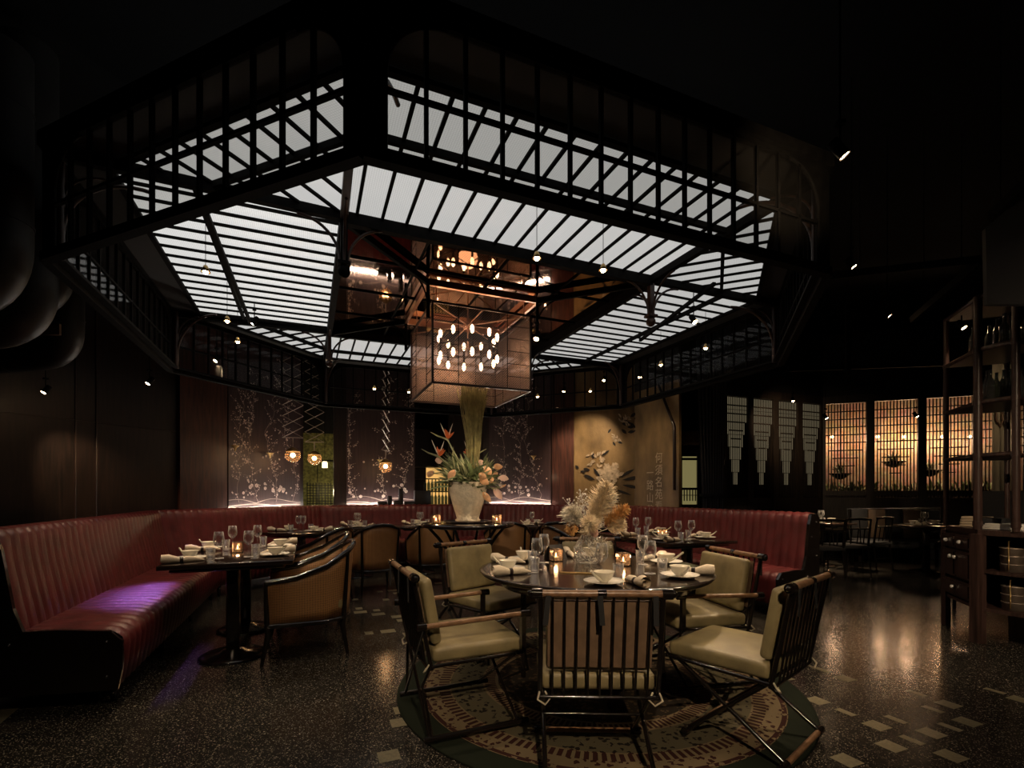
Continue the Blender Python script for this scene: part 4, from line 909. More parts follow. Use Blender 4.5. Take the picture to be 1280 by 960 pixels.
blossom_mural(4, W4, 433, 518, .98, 3.6, 'dark silk blossom mural left of the flower arrangement, behind the globe lamp', 5)
blossom_mural(3, W3, 612, 689, .98, 3.6, 'dark silk blossom mural right of the flower arrangement', 8)
# gold wall painting: peony spray and calligraphy on the left gold wall
gA_ = on(3, W3, 717); Lg = (GP-gA_).length; ga = math.atan2((GP-gA_).y, (GP-gA_).x)
pt = empty('peony_painting', x3(gA_-NV[3]*.006, 0), ga, 'ink and white peony spray with small birds painted on the gold wall', 'wall painting')
def gz(u, v):   # local coordinates on left gold wall
    p = on(3, W3, u); return (p-gA_).length*(1 if u > 717 else -1), H+(616.5-v)/612*p.y
mb = MB()
def gpet(u, v, ang, L_, w_, y=-.012):
    x, z = gz(u, v); d = V((cos(ang), 0, sin(ang))); n_ = V((-d.z, 0, d.x)); vs = [V((x, y, z))+d*(L_*s)+n_*(w_*q*sin(pi*s)) for s, q in ((0, 0), (.25, 1), (.5, 1), (.75, 1), (1, 0), (.75, -1), (.5, -1), (.25, -1))]
    vs[0] = V((x, y, z)); mb.add(vs, [tuple(range(8))])
for (u, v, ang, L_, w_) in [(776, 596, .5, .28, .03), (778, 600, .15, .40, .035), (778, 606, -.2, .34, .03), (770, 612, -.35, .3, .022), (764, 614, -.9, .25, .02), (755, 606, -1.5, .2, .02), (744, 600, 2.7, .25, .03), (738, 588, 2.9, .14, .03), (750, 596, 2.2, .2, .03), (742, 574, 1.7, .14, .03), (752, 570, .6, .18, .02), (724, 586, 2.4, .1, .025), (733, 590, 3.0, .12, .02), (760, 612, -2.2, .3, .02)]: gpet(u, v, ang, L_, w_)
for i in range(14): gpet(783+rnd.uniform(-7, 12), 527+rnd.uniform(-8, 16), rnd.uniform(-1.2, .8), .13, .03)
for (u, v, ang) in [(764, 536, -2.2), (766, 552, -1.0), (772, 552, -.4)]: gpet(u, v, ang, .1, .02)
mb.build('ink_leaves', 'ink', pt); mb = MB()
for i in range(46):
    a = rnd.uniform(0, 2*pi); gpet(763+rnd.uniform(-10, 12), 592+rnd.uniform(-9, 8), a, .13, .036, -.0145-.0001*i)
for i in range(22): gpet(746+rnd.uniform(-8, 8), 574+rnd.uniform(-7, 8), rnd.uniform(0, 6.2), .09, .018, -.0145-.0001*i)
for i in range(16): gpet(781+rnd.uniform(-5, 5), 524+rnd.uniform(-5, 5), rnd.uniform(0, 6.2), .07, .014, -.0145-.0001*i)
for i in range(12): gpet(768+i*.7+rnd.uniform(-2, 2), 545+i*.7+rnd.uniform(-3, 3), rnd.uniform(1.5, 3.6), .07, .012, -.0145-.0001*i)
mb.build('pale_petals', 'ink_pale', pt)
# calligraphy on the right gold wall
da = GE-GP; La = da.length; gb = math.atan2(da.y, da.x); dau = da/La
def on_right(u): t_ = (u-640)/612; s_ = (t_*GP.y-GP.x)/(dau.x-t_*dau.y); return GP+dau*s_, s_
ca_ = empty('calligraphy', x3(GP-NV[2]*.004, 0), gb, 'pale brushed chinese characters in two columns on the right gold wall', 'wall writing')
for u, v0, step, txt in ((824, 573, 15.2, '何須名苑看'), (813, 592, 15.5, '一路山花')):
    for i, chh in enumerate(txt):
        p, s_ = on_right(u); z = H+(616.5-(v0+step*i))/612*p.y
        cu = bpy.data.curves.new('character', 'FONT'); cu.body = chh; cu.size = .19; cu.align_x = 'CENTER'; cu.align_y = 'CENTER'; cu.extrude = .001
        tmp = bpy.data.objects.new('tmp', cu); COL.objects.link(tmp); dg = bpy.context.evaluated_depsgraph_get()
        me = bpy.data.meshes.new_from_object(tmp.evaluated_get(dg)); bpy.data.objects.remove(tmp)
        o = bpy.data.objects.new('character', me); me.materials.clear(); me.materials.append(MAT['chalk']); COL.objects.link(o); o.parent = ca_; o.location = (s_, -.004, z); o.rotation_euler = (pi/2, 0, 0)
# curved dark drape pole over the gold wall
p0, _ = on_right(826); mb = MB(); q0, _ = on_right(846)
mb.tube([x3(p0-NV[2]*.05, 2.5+.55), x3(p0.lerp(q0, .4)-NV[2]*.05, 2.75), x3(q0-NV[2]*.05, 2.3), x3(q0-NV[2]*.05, 1.3)], .025, 8); tag(mb.build('bent_pole', 'dark_wood'), 'bent dark pole leaning over the right gold wall', 'pole')
# ---------------------------------------------------------------- things in the back openings
# slot: tilted divider, window rail, hanging bright lamp
p = on(4, W4+.4, 378); mb = MB(); mb.bar(x3(p, 0), x3(p+V((-.10, 0)), 1.75), .03, .06); mb.bar(x3(p+V((.05, 0)), 0), x3(p+V((-.05, 0)), 1.75), .02, .05); tag(mb.build('leaning_slats', 'blue_black'), 'two leaning blue grey slats beside the green alcove', 'slats')
a, b_ = on(4, W4+.3, 397), on(4, W4+.3, 420); z = H+41/612*a.y; mb = MB(); mb.bar(x3(a, z), x3(b_, z), .03, .03); mb.bar(x3(b_, 0), x3(b_, z), .03); mb.bar(x3(a, 0), x3(a, z), .012); tag(mb.build('alcove_rail', 'iron'), 'thin black rail across the green alcove', 'rail')
p = on(4, W4+.5, 406); t = empty('alcove_pendant', x3(p, H+35/612*p.y), 0, 'small glowing cylinder lamp hanging in the green alcove', 'pendant lamp'); mb = MB(); mb.lathe([(.001, -.05), (.05, -.05), (.05, .04), (.03, .08), (.001, .08)], (0, 0, 0), 14); mb.build('shade', emis('alcove_shade', (1, .85, .5), 2.2), t); mb = MB(); mb.tube([(0, 0, .08), (0, 0, 4.6-H-35/612*p.y)], .004, 5); mb.build('cord', 'iron', t); light('POINT', x3(p, H+.02), 10, (1, .85, .5), t, .06)
# perforated screen low in the alcove
a, b_ = on(4, W4+.7, 384), on(4, W4+.7, 421); mb = MB()
for i in range(11): q = a.lerp(b_, i/10); mb.bar(x3(q, 0), x3(q, 1.45), .012)
for i in range(18): mb.bar(x3(a, .55+.05*i), x3(b_, .55+.05*i), .012)
tag(mb.build('perforated_screen', 'iron'), 'dark perforated screen low in the green alcove', 'screen')
# scissor globe lamps
def mk_globe():
    t = empty('scissor_lamp'); tag(t, cat='pendant lamp'); mb = MB(); w_ = .15; n_ = 15; st = .1665
    for i in range(n_):
        z = .27+i*st; mb.bar((-w_, .01, z), (w_, .01, z+st), .014, .006); mb.bar((w_, -.01, z), (-w_, -.01, z+st), .014, .006)
    mb.tube([(0, 0, .11), (0, 0, .27)], .008, 6); mb.bar((-w_, 0, .27), (w_, 0, .27), .012); mb.tube([(0, 0, 2.70), (0, 0, 2.92)], .012, 6); mb.build('scissor_arm', 'scissor', t)
    mb = MB(); mb.lathe([(.001, .125), (.03, .12), (.06, .095), (.098, .07), (.104, .055), (.096, .055), (.03, .09), (.001, .10)], (0, 0, 0), 20); mb.build('cap', 'brass', t)
    mb = MB(); mb.lathe([(max(1e-4, .11*sin(pi*i/28)), -.11*cos(pi*i/28)) for i in range(29)], (0, 0, 0), 40); mb.build('glass_globe', glassy('warm_glow_globe', (1, .88, .76), edge=.5, base=.03, haze=.06, hazecol=(1, .75, .5), rim=.08, mx_=.3), t)  # warm haze in the glass colour stands for the lamp's glow
    mb = MB(); mb.ball((0, 0, 0), .036, 12); mb.build('bulb', emis('globe_bulb', (1, .62, .3), 22), t); return t
GL = Proto(mk_globe)
for u, v, y, rz, lb in ((366, 569, 7.5, .2, 'left of the pair near the left blossom mural'), (393, 573, 8.1, .2, 'right of the pair beside the green alcove'), (482, 583, 8.3, 1.45, 'alone in front of the middle blossom mural')):
    x, z = (u-640)/612*y, H+(616.5-v)/612*y; o = GL.put((x, y, z), rz, 'round glass lamp on a scissor arm, '+lb, 'scissor arm globe lamps'); light('POINT', (x, y, z), 4.5, (1, .62, .32), o, .05)
# sconce cups on the murals
def mk_cup():
    mb = MB(); mb.lathe([(.001, -.05), (.012, -.04), (.02, 0), (.055, .03), (.06, .038), (.05, .036), (.001, .01)], (0, 0, 0), 16); return tag(mb.build('sconce', 'brass'), cat='wall lamp')
CU = Proto(mk_cup)
for k, d, u, v, lb in ((5, W5, 288, 560, 'at the left edge of the far left mural'), (5, W5, 332, 569, 'in the middle of the far left mural'), (4, W4, 474, 577, 'on the middle mural behind the globe lamp'), (3, W3, 669, 572, 'on the right blossom mural')):
    p = on(k, d, u)-NV[k]*.10; CU.put(x3(p, H+(616.5-v)/612*p.y), 0, 'small pale cup shaped wall lamp '+lb, 'cup wall lamps')
# bar shelf niche behind the flowers
a, b_ = on(4, W4+.9, 505), on(4, W4+.9, 590); n_ = NV[4]; t = empty('bar_shelf', x3(a, 0), math.atan2((b_-a).y, (b_-a).x), 'amber lit bar shelving behind the flower arrangement', 'shelf'); L_ = (b_-a).length
mb = MB(); mb.box((L_/2, .0, 1.3), (L_, .03, 2.6)); mb.build('back_board', 'dark_wood', t)
mb = MB(); mb.box((L_*.62, -.03, 1.36), (L_*.62, .01, .85)); mb.build('lit_panel', 'amber_glow', t)
mb = MB()
for z in (1.0, 1.28, 1.55, 1.80): mb.box((L_/2, -.13, z), (L_, .2, .02))
mb.build('shelf_board', 'dark_wood', t)
def mk_bottle():
    mb = MB(); mb.lathe([(.001, 0), (.032, 0), (.033, .16), (.012, .21), (.011, .26), (.013, .27), (.001, .27)], (0, 0, 0), 12); return tag(mb.build('bottle', 'bottle'), cat='bottle')
ORD = 'first second third fourth fifth sixth seventh eighth ninth tenth eleventh twelfth thirteenth fourteenth fifteenth sixteenth'.split()
BO = Proto(mk_bottle); X = (b_-a).normalized()
for i in range(14):
    for zi, z in enumerate((1.01, 1.29)):
        q = a+X*(L_*(.28+.05*i))-V((n_.x, n_.y))*.13; BO.put(x3(q, z), 0, f'{ORD[i]} bottle from the left on the {["lower", "upper"][zi]} board of the amber lit bar shelf', 'bottles on the amber lit bar shelf')
# dark kit on the banquette ledge: speaker boxes below middle mural
for i, (u, w_, h_) in enumerate(((478, .16, .10), (487, .07, .2), (497, .14, .12), (501, .07, .34), (512, .2, .1), (528, .30, .3))):
    p = on(4, 4.3, u); mb = MB(); mb.rbox((0, 0, h_/2), (w_, .12, h_), .008, seg=1); tag(mb.build('black_box', 'fabric_dark', loc=x3(p, 1.0), rz=math.atan2(TV[4].y, TV[4].x)), ['low wide', 'small upright', 'low', 'tallest narrow', 'low flat', 'big dark'][i]+' black case on the ledge below the middle mural and bar opening', 'case')
mb = MB(); a, b_ = on(4, 4.3, 468), on(4, 4.3, 545); mb.bar(x3(a, .985), x3(b_, .985), .3, .03); mb.bar(x3(a, .5), x3(b_, .5), .12, .94); tag(mb.build('service_ledge', 'dark_wood'), 'dark service ledge behind the back bench below the middle mural', 'ledge')
# ---------------------------------------------------------------- right side background
# little house window with tiled roof, beyond the gold wall
y = 8.6; X_ = lambda u, y=y: (u-640)/612*y; Z_ = lambda v, y=y: H+(616.5-v)/612*y
t = empty('window_booth', (X_(863), y, 0), 0, 'small wooden booth window with tiled eave and yellow glowing pane', 'booth'); xo = X_(863)
mb = MB()
for u in (850, 873): mb.bar((X_(u)-xo, 0, 0), (X_(u)-xo, 0, Z_(560)), .06)
mb.box((X_(861.5)-xo, .0, .5), (X_(873)-X_(850), .05, 1.1)); mb.box((X_(861.5)-xo, 0, Z_(562)), (X_(877)-X_(846), .07, .1)); mb.box((X_(861.5)-xo, -.03, Z_(574)), (X_(873)-X_(850), .05, .04)); mb.box((X_(861.5)-xo, -.03, Z_(611)), (X_(873)-X_(850), .05, .04)); [mb.box((X_(u)-xo, -.03, (Z_(611)+Z_(626))/2), (.012, .03, Z_(611)-Z_(626))) for u in (854.5, 858, 861.5, 865, 868.5)]; mb.box((X_(861.5)-xo, -.03, Z_(619)), (.3, .03, .012)); mb.build('frame', 'dark_wood', t)
mb = MB(); mb.box((X_(861.5)-xo, .02, (Z_(575)+Z_(626))/2), (X_(871)-X_(852), .02, Z_(566)-Z_(626))); mb.build('pane', 'yellow_glow', t)
mb = MB()
for i in range(9): x = X_(848)+(X_(876)-X_(848))*i/8-xo; mb.tube([(x, .05, Z_(540)), (x, -.28, Z_(557))], .03, 8)
mb.build('tiled_eave', 'tile_roof', t)
mb = MB(); mb.bar((X_(877)-xo, 0, 1.3), (X_(885)-xo, 0, 1.3), .02, .45); mb.bar((X_(881)-xo, -.02, 1.05), (X_(881)-xo, -.02, Z_(578)), .11, .02); mb.build('brick_pier', 'brick', t)
# indigo gathered curtain / post bundle
mb = MB(); y = 8.0
for i in range(9):
    u = 881+i*2.9; x0 = (u-640)/612*y; mb.tube([(x0+rnd.uniform(-.01, .01), y+rnd.uniform(-.03, .03), 0.0), (x0*.995, y, 1.2), (x0*1.0-.08*(i < 4)*(4-i)/4, y, 2.7), (x0-.12*(4-i)/4, y, 4.2)], .035, 8)
mb.box(((892-640)/612*y, y, 1.22), (.42, .12, .05)); tag(mb.build('gathered_curtain', 'blue_black'), 'gathered indigo black curtain tied low beside the lattice screens', 'curtain')
# lattice screens
LB, LT = 1.17, 3.13
La0 = V(((903-640)/612*9.45, 9.45)); Lc = V(((1027-640)/612*10.47, 10.47)); Lb1 = Lc + V((cos(R(-22.6)), sin(R(-22.6))))*3.4
def screen(p, q, idx, see, label):
    L_ = (q-p).length; ang = math.atan2((q-p).y, (q-p).x); t = empty('lattice_screen', x3(p, 0), ang, label, 'lattice screen', 'dark wooden lattice screens'); m_ = .07
    mb = MB(); mb.box((m_/2, 0, 1.65), (m_, .08, 3.3)); mb.box((L_-m_/2, 0, 1.65), (m_, .08, 3.3)); mb.box((L_/2, 0, LB/2-.02), (L_-2*m_, .06, LB+.02)); mb.box((L_/2, 0, LT+.09), (L_-2*m_, .08, .16)); mb.build('frame', 'lattice_wood', t)
    n_ = 13 if see else 12; wi = L_-2*m_; nb = 12; dz = (LT-LB)/nb; mb = MB()
    for i in range(1, n_): x = m_+wi*i/n_; mb.bar((x, 0, LB), (x, 0, LT), .018 if see else .015, .022 if see else .008, (0, 1, 0))
    for j in range(1, nb):
        z = LT-dz*j; half = wi/2 if j < 3+(2 if see else 0) else wi/2*max(0, 1-(j-2-(3 if see else 0))/(5.6))
        if half > .05: mb.bar((m_+wi/2-half, 0, z), (m_+wi/2+half, 0, z), .02, .022)
    if see: mb.bar((m_, 0, LB+dz*.5), (m_+wi, 0, LB+dz*.5), .03, .10)
    mb.build('lattice_bar', 'lattice_wood', t)
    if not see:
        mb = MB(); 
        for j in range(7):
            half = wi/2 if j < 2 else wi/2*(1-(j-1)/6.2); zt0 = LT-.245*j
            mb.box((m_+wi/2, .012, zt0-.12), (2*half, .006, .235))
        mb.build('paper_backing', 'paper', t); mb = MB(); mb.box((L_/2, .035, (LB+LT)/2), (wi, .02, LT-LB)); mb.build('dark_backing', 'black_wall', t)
for i in range(4): screen(La0.lerp(Lc, i/4), La0.lerp(Lc, (i+1)/4), i, False, ['leftmost papered lattice screen with stepped pattern', 'second papered lattice screen from the left', 'third papered lattice screen, lit by a spot at its top', 'fourth papered lattice screen, dimmest, in the corner'][i])
dd = (Lb1-Lc).normalized(); w0 = .86
for i in range(4): screen(Lc+dd*w0*i, Lc+dd*w0*(i+1), i, True, ['open lattice screen nearest the corner with warm room behind', 'second open lattice screen with hanging bowl behind', 'third open lattice screen beside the shelf post', 'open lattice screen seen through the bamboo shelf'][i])
for nm, p, q in (('wall_header_left', La0-V((.4, .1)), Lc), ('wall_header_right', Lc, Lb1+dd*1.5)):
    d_ = (q-p).normalized(); n2 = V((-d_.y, d_.x)); mb = MB(); mb.slab([x3(p-n2*.05, 3.3), x3(q-n2*.05, 3.3), x3(q-n2*.05, 4.58), x3(p-n2*.05, 4.58)], x3(n2, 0), .1); struct(mb.build(nm, 'black_wall'))
# warm room behind
nb_ = V((-dd.y, dd.x)); nb_ = nb_ if nb_.y > 0 else -nb_
a, b_ = Lc+nb_*1.7-dd*.8, Lb1+nb_*1.7+dd*.6
mb = MB(); mb.slab([x3(a, 0), x3(b_, 0), x3(b_, 4.5), x3(a, 4.5)], x3(nb_, 0), .1); struct(mb.build('wall_brick', 'brick', uvf=lambda c: ((c.x-a.x)*1.0, c.z)))
mb = MB(); q1, q2 = a-dd*.0, Lc-dd*.1+nb_*.2; mb.bar(x3(q1, 2.3), x3(q2, 2.3), .1, 4.5); struct(mb.build('wall_brick_side', 'black_wall'))
def mk_wb():
    t = empty('wall_bulb'); tag(t, cat='wall lamp'); mb = MB(); mb.tube([(0, .18, .0), (0, .03, .0), (0, 0, .03)], .008, 6); mb.build('arm', 'iron', t); mb = MB(); mb.ball((0, 0, .06), .032, 10); mb.build('bulb', emis('brick_bulb', (1, .58, .25), 26), t); return t
WB = Proto(mk_wb)
for i, u in enumerate((1040, 1097, 1130, 1152, 1178, 1212)):
    t_ = (u-640)/612; base = Lc+nb_*1.45; s_ = (t_*base.y-base.x)/(dd.x-t_*dd.y); p = base+dd*s_; z = H+(616.5-546)/612*p.y
    WB.put(x3(p, z-.06), math.atan2(nb_.y, nb_.x)-pi/2, ['leftmost', 'second', 'third', 'fourth', 'fifth', 'rightmost'][i]+' bare glowing bulb on the brick wall behind the open lattice', 'bare bulbs behind the lattice')
    light('POINT', x3(p-nb_*.12, z-.1), 15, (1, .64, .38), None, .05)
def mk_planter():
    t = empty('hanging_planter'); tag(t, cat='planter'); mb = MB(); mb.lathe([(.001, -.14), (.08, -.12), (.2, -.02), (.24, .0), (.22, .005), (.001, -.02)], (0, 0, 0), 18); mb.build('bowl', 'lacquer', t); mb = MB()
    for i in range(60): az = rnd.uniform(0, 6.28); d = sphdir(az, rnd.uniform(0, 1.2)); petal(mb, d*.02, d*rnd.uniform(.15, .32), .03, V((0, 0, 1)), .15, 3)
    mb.build('leaves', 'leaf', t); mb = MB(); mb.tube([(0, 0, 0), (0, 0, 1.6)], .005, 5); mb.build('chain', 'iron', t); return t
HP = Proto(mk_planter)
for u, v, lb in ((1050, 592, 'left behind the first open lattice'), (1117, 577, 'in the middle behind the second open lattice'), (1162, 588, 'right behind the third open lattice')):
    t_ = (u-640)/612; base = Lc+nb_*.9; s_ = (t_*base.y-base.x)/(dd.x-t_*dd.y); p = base+dd*s_; HP.put(x3(p, H+(616.5-v)/612*p.y), 0, 'dark hanging bowl with trailing plants '+lb, 'hanging bowls behind the lattice')
mb = MB()
for i in range(420):
    s_ = rnd.uniform(0, 3.3); p = Lc+dd*s_+nb_*rnd.uniform(1.2, 1.35); az = rnd.uniform(0, 6.28); d = sphdir(az, rnd.uniform(.1, 1.4)); b = x3(p, 1.30); petal(mb, b, b+d*rnd.uniform(.1, .3), .045, V((0, 0, 1)), .1, 3)
tag(mb.build('planting', 'leaf'), 'leafy planting along the foot of the brick wall behind the lattice', 'plants', kind='stuff')
mb = MB(); mb.bar(x3(Lc+nb_*1.35, 1.2), x3(Lb1+nb_*1.35, 1.2), .4, .2); tag(mb.build('planter_trough', 'dark_wood'), 'long dark planter trough behind the open lattice screens', 'planter')
# upholstered bench along the screens
b1, b2 = Lc-nb_*.1, Lb1-nb_*.1; mb = MB()
t = empty('wall_bench', x3(Lc, 0), 0, 'dark leather wall bench below the open lattice screens', 'bench'); o2 = Lc
mb.bar(x3(b1-o2-nb_*.3, .42), x3(b2-o2-nb_*.3, .42), .55, .10); mb.build('seat', 'fabric_dark', t); mb = MB(); mb.bar(x3(b1-o2-nb_*.3, .19), x3(b2-o2-nb_*.3, .19), .5, .37); mb.build('plinth', 'black_wall', t)
# black dining chairs
def mk_black():
    t = empty('black_dining_chair'); tag(t, cat='chair')
    mb = MB(); mb.rbox((0, 0, .45), (.44, .44, .05), .015, seg=2); mb.build('seat', 'fabric_dark', t)
    mb = MB(); mb.tube([(-.25, -.19, .86), (-.262, 0, .87), (-.25, .19, .86)], .018, 8); mb.tube([(-.235, -.19, .72), (-.245, 0, .725), (-.235, .19, .72)], .012, 8)
    for y in (-.1, 0, .1): mb.tube([(-.215, y, .5), (-.245, y, .73)], .008, 6)
    mb.tube([(-.215, -.06, .5), (-.26, 0, .86)], .007, 6); mb.build('backrest', 'lacquer', t)
    for x, y in ((.19, .19), (.19, -.19)): mb = MB(); mb.tube([(x, y, .43), (x*1.1, y*1.05, 0)], [.016, .011], 8); mb.build('leg', 'lacquer', t)
    for y in (.19, -.19): mb = MB(); mb.tube([(-.25, y, .86), (-.20, y, .45), (-.25, y*1.03, 0)], [.014, .016, .011], 8); mb.build('leg', 'lacquer', t)
    mb = MB(); mb.bar((-.19, -.18, .22), (-.19, .18, .22), .014); mb.bar((.19, -.18, .22), (.19, .18, .22), .014); mb.build('stretcher', 'lacquer', t); return t
BC = Proto(mk_black)
for x, y, a, lb in ((5.08, 7.45, 95, 'nearer left of the pair before the far right table'), (5.75, 7.9, 112, 'right of the pair before the far right table'), (4.55, 7.2, 85, 'partly hidden behind the right bench end')):
    BC.put((x, y, 0), R(a), 'black wooden dining chair, '+lb, 'black dining chairs on the right')
TB = {'R1': (V((5.35, 8.45)), R(20), 'dark table with white settings behind the black dining chairs'), 'R2': (V((6.55, 7.75)), R(-22), 'dark table before the striped settee at the far right')}
for k, (p, rz, lb) in TB.items():
    TS.put(x3(p, 0), rz, lb, 'dining tables at the far right')
    d = {'R1': 'table behind the black dining chairs', 'R2': 'table before the striped settee'}[k]
    setting(p+V((-.2, .0)), 0, .7495, d, 'at the left place', spoon=False); setting(p+V((.2, .05)), pi, .7495, d, 'at the right place', spoon=False)
# extra table right of those: tray with glasses at shelf side
t = empty('striped_settee', (6.62, 8.5, 0), R(-22.6), 'settee back with tan and dark vertical leather stripes below the lattice', 'settee')
for i in range(5): mb = MB(); x = -.5+.25*i; mb.rbox((x, 0, .72), (.245, .09, .50), .012, seg=2); mb.build('back_stripe', 'stripe' if i % 2 else 'fabric_dark', t)
mb = MB(); mb.rbox((0, -.28, .40), (1.3, .55, .12), .03); mb.build('seat', 'fabric_dark', t)
mb = MB(); mb.tube([(-.64, -.02, .46), (-.68, -.02, .97), (.64, -.02, 1.0), (.64, -.02, .46)], .012, 6); mb.build('piping', 'silver', t)
for x in (-.6, .6):
    for yy in (-.5, 0): mb = MB(); mb.bar((x, yy, 0), (x, yy, .35), .04); mb.build('leg', 'lacquer', t)
# ---------------------------------------------------------------- bamboo shelf and cabinet (right edge)
SC = V((3.90, 4.10)); dl = V((cos(R(67.6)), sin(R(67.6)))); dr = V((cos(R(-67.4)), sin(R(-67.4)))); LL, LR = .62, 1.45; ndl = V((dl.y, -dl.x)); ndr = V((-dr.y, dr.x))
cbt = empty('spice_cabinet', x3(SC, 0), 0, 'dark wooden corner cabinet with drawers and open shelves at the right edge', 'cabinet')
def sp(a, b): return V((dl*a+ndl*b)) if False else dl*a+ndl*b
E0 = dl*LL; IW = .5
poly = [V((0, 0)), dr*LR, dr*LR+ndr*IW, ndr*IW+ndl*.2, dl*LL+ndl*IW, dl*LL]
poly = [V((0, 0)), dr*LR, dr*LR+ndr*IW, V((.54, .0)), dl*LL+ndl*IW, dl*LL]
def pris(z0, z1, g=0):
    mb = MB(); mb.prism([(p.x, p.y) for p in poly], z0, z1); return mb
pris(.90, .945).build('worktop', 'cabinet_wood', cbt)
mb = MB(); mb.prism([(p.x, p.y) for p in (V((0, 0)), dr*LR, dr*LR+ndr*IW, V((.54, 0)), dl*LL+ndl*IW, dl*LL)], .27, .30); mb.build('bottom_board', 'cabinet_wood', cbt)
mb = MB(); mb.prism([(p.x, p.y) for p in (dr*.02+ndr*.0, dr*LR, dr*LR+ndr*IW, ndr*IW)], .585, .61); mb.build('shelf_board', 'cabinet_wood', cbt)
mb = MB(); mb.bar(x3(ndr*IW, .45), x3(dr*LR+ndr*IW, .45), .02, .9); mb.bar(x3(dl*LL+ndl*.0, .6), x3(dl*LL+ndl*IW, .6), .03, .6); mb.bar(x3(dl*.02+ndl*.03, .6), x3(dl*LL+ndl*.03, .6), .03, .6); mb.build('carcass', 'cabinet_wood', cbt)
for p in (V((0, 0)), dl*LL, dr*LR, dr*.78, dr*LR+ndr*IW, dl*LL+ndl*IW): mb = MB(); mb.bar(x3(p*.985, 0), x3(p*.985, .91), .075 if p.length < .01 else .05); mb.build('leg', 'cabinet_wood', cbt)
def front(name, s0, s1, z0, z1, knobs):
    mb = MB(); a, b = dl*s0-ndl*.02, dl*s1-ndl*.02; mb.bar(x3(a, (z0+z1)/2), x3(b, (z0+z1)/2), .02, z1-z0); 
    c, d = dl*(s0+.02)-ndl*.034, dl*(s1-.02)-ndl*.034; mb.bar(x3(c, (z0+z1)/2), x3(d, (z0+z1)/2), .012, (z1-z0)-.04); o = mb.build(name, 'cabinet_wood', cbt)
    for s_, z in knobs: mb = MB(); q = dl*s_-ndl*.055; mb.ball(x3(q, z), .018, 10); mb.tube([x3(dl*s_-ndl*.03, z), x3(q, z)], .007, 6); mb.build('knob', 'knob', o)
front('drawer', .05, .32, .76, .88, [(.19, .82)]); front('drawer', .33, .59, .76, .88, [(.46, .82)])
front('door', .05, .32, .50, .74, [(.28, .68)]); front('door', .33, .59, .50, .74, [(.37, .68)])
front('drawer', .05, .59, .33, .47, [(.32, .41)])
# upper shelf
us = empty('bamboo_shelf', x3(SC, .945), 0, 'tall brown bamboo pole shelf standing on the corner cabinet', 'shelf')
for p, r_, zt_ in ((V((.02, .02)), .030, 1.96), (dl*LL*.97, .022, 1.96), (dr*.24, .026, 1.96), (dr*.24+ndr*.45, .02, 1.96), (dl*LL+ndl*IW*.9, .020, 1.96)):
    mb = MB(); mb.tube([x3(p, 0), x3(p, zt_)], r_, 12)
    for z in (.05, .62, 1.065, 1.51): mb.tube([x3(p, z-.02), x3(p, z+.02)], r_*1.18, 12)
    mb.build('post', 'cabinet_wood', us)
for z in (.62, 1.065, 1.51, 1.95):
    mb = MB(); mb.prism([(p.x, p.y) for p in (V((.02, .02)), dr*.24, dr*.24+ndr*.45, V((.45, .1)), dl*LL+ndl*.45, dl*LL)], z-.012, z+.004)
    mb.tube([x3(dl*LL, z), x3(V((.02, .02)), z), x3(dr*.24, z)], .020, 8); mb.build('shelf_board', 'cabinet_wood', us)
zz = {1: .945+1.071, 2: .945+1.516}
bp = sorted([(SC+V((.06, .05))+dl*(.02+.12*(i % 3))+ndl*(.06+.11*(i // 3)), 0) for i in range(9)]+[(SC+dr*(.03+.09*(i % 3))+ndr*(.12+.11*(i // 3)), 1) for i in range(7)], key=lambda e: e[0].x/e[0].y)
for i, (p, rt_) in enumerate(bp): BO.put(x3(p, zz[1 if i % 3 else 2]), 0, f'clear glass bottle on the {"middle" if i % 3 else "upper"} bamboo shelf board, {ORD[i]} of all from the left', 'bottles on the bamboo shelf')
def mk_tiffin():
    t = empty('tiffin_carrier'); tag(t, cat='food carrier')
    for i in range(3): mb = MB(); z = .065*i; mb.lathe([(.001, z), (.076, z), (.078, z+.055), (.083, z+.058), (.083, z+.065), (.001, z+.065)], (0, 0, 0), 20); mb.build('tier', 'tiffin', t)
    mb = MB(); mb.tube([(-.087, 0, .02), (-.087, 0, .25), (.087, 0, .25), (.087, 0, .02)], .005, 6); mb.build('handle', 'brass', t); return t
TF = Proto(mk_tiffin)
for s_, z, lb in ((.17, .611, 'on the upper board'), (.18, .301, 'on the lower board')):
    p = SC+dr*s_+ndr*.13; TF.put(x3(p, z), .5, 'round metal food carrier in the cabinet '+lb, 'tiffin carriers in the cabinet')
def mk_wp():
    mb = MB(); mb.rbox((0, 0, .006), (.30, .24, .012), .004, seg=1); return tag(mb.build('platter', 'white_china'), cat='platter')
WP = Proto(mk_wp)
for i in range(4): WP.put(x3(SC+dr*(.10+.01*i)+ndr*.24, .946+.0125*i), R(-67)+.05*i, ['lowest', 'second', 'third', 'topmost'][i]+' white rectangular platter in the stack on the cabinet top', 'stacked white platters')
for i in range(4):
    mb = MB(); mb.rbox((0, 0, .012), (.15, .20, .022), .003, seg=1); tag(mb.build('book', 'paperback', loc=x3(SC+dl*.42+ndl*.16, .946+.0235*i), rz=.4+.1*i), ['lowest', 'second', 'third', 'topmost'][i]+' tan booklet stacked on the corner cabinet behind the post', 'booklet', 'booklets on the cabinet')
mb = MB(); mb.rbox((0, 0, .045), (.16, .12, .09), .006, seg=1); tag(mb.build('dark_box', 'fabric_dark', loc=x3(SC+dl*.2+ndl*.2, .946), rz=.3), 'black box beside the booklets on the corner cabinet', 'box')
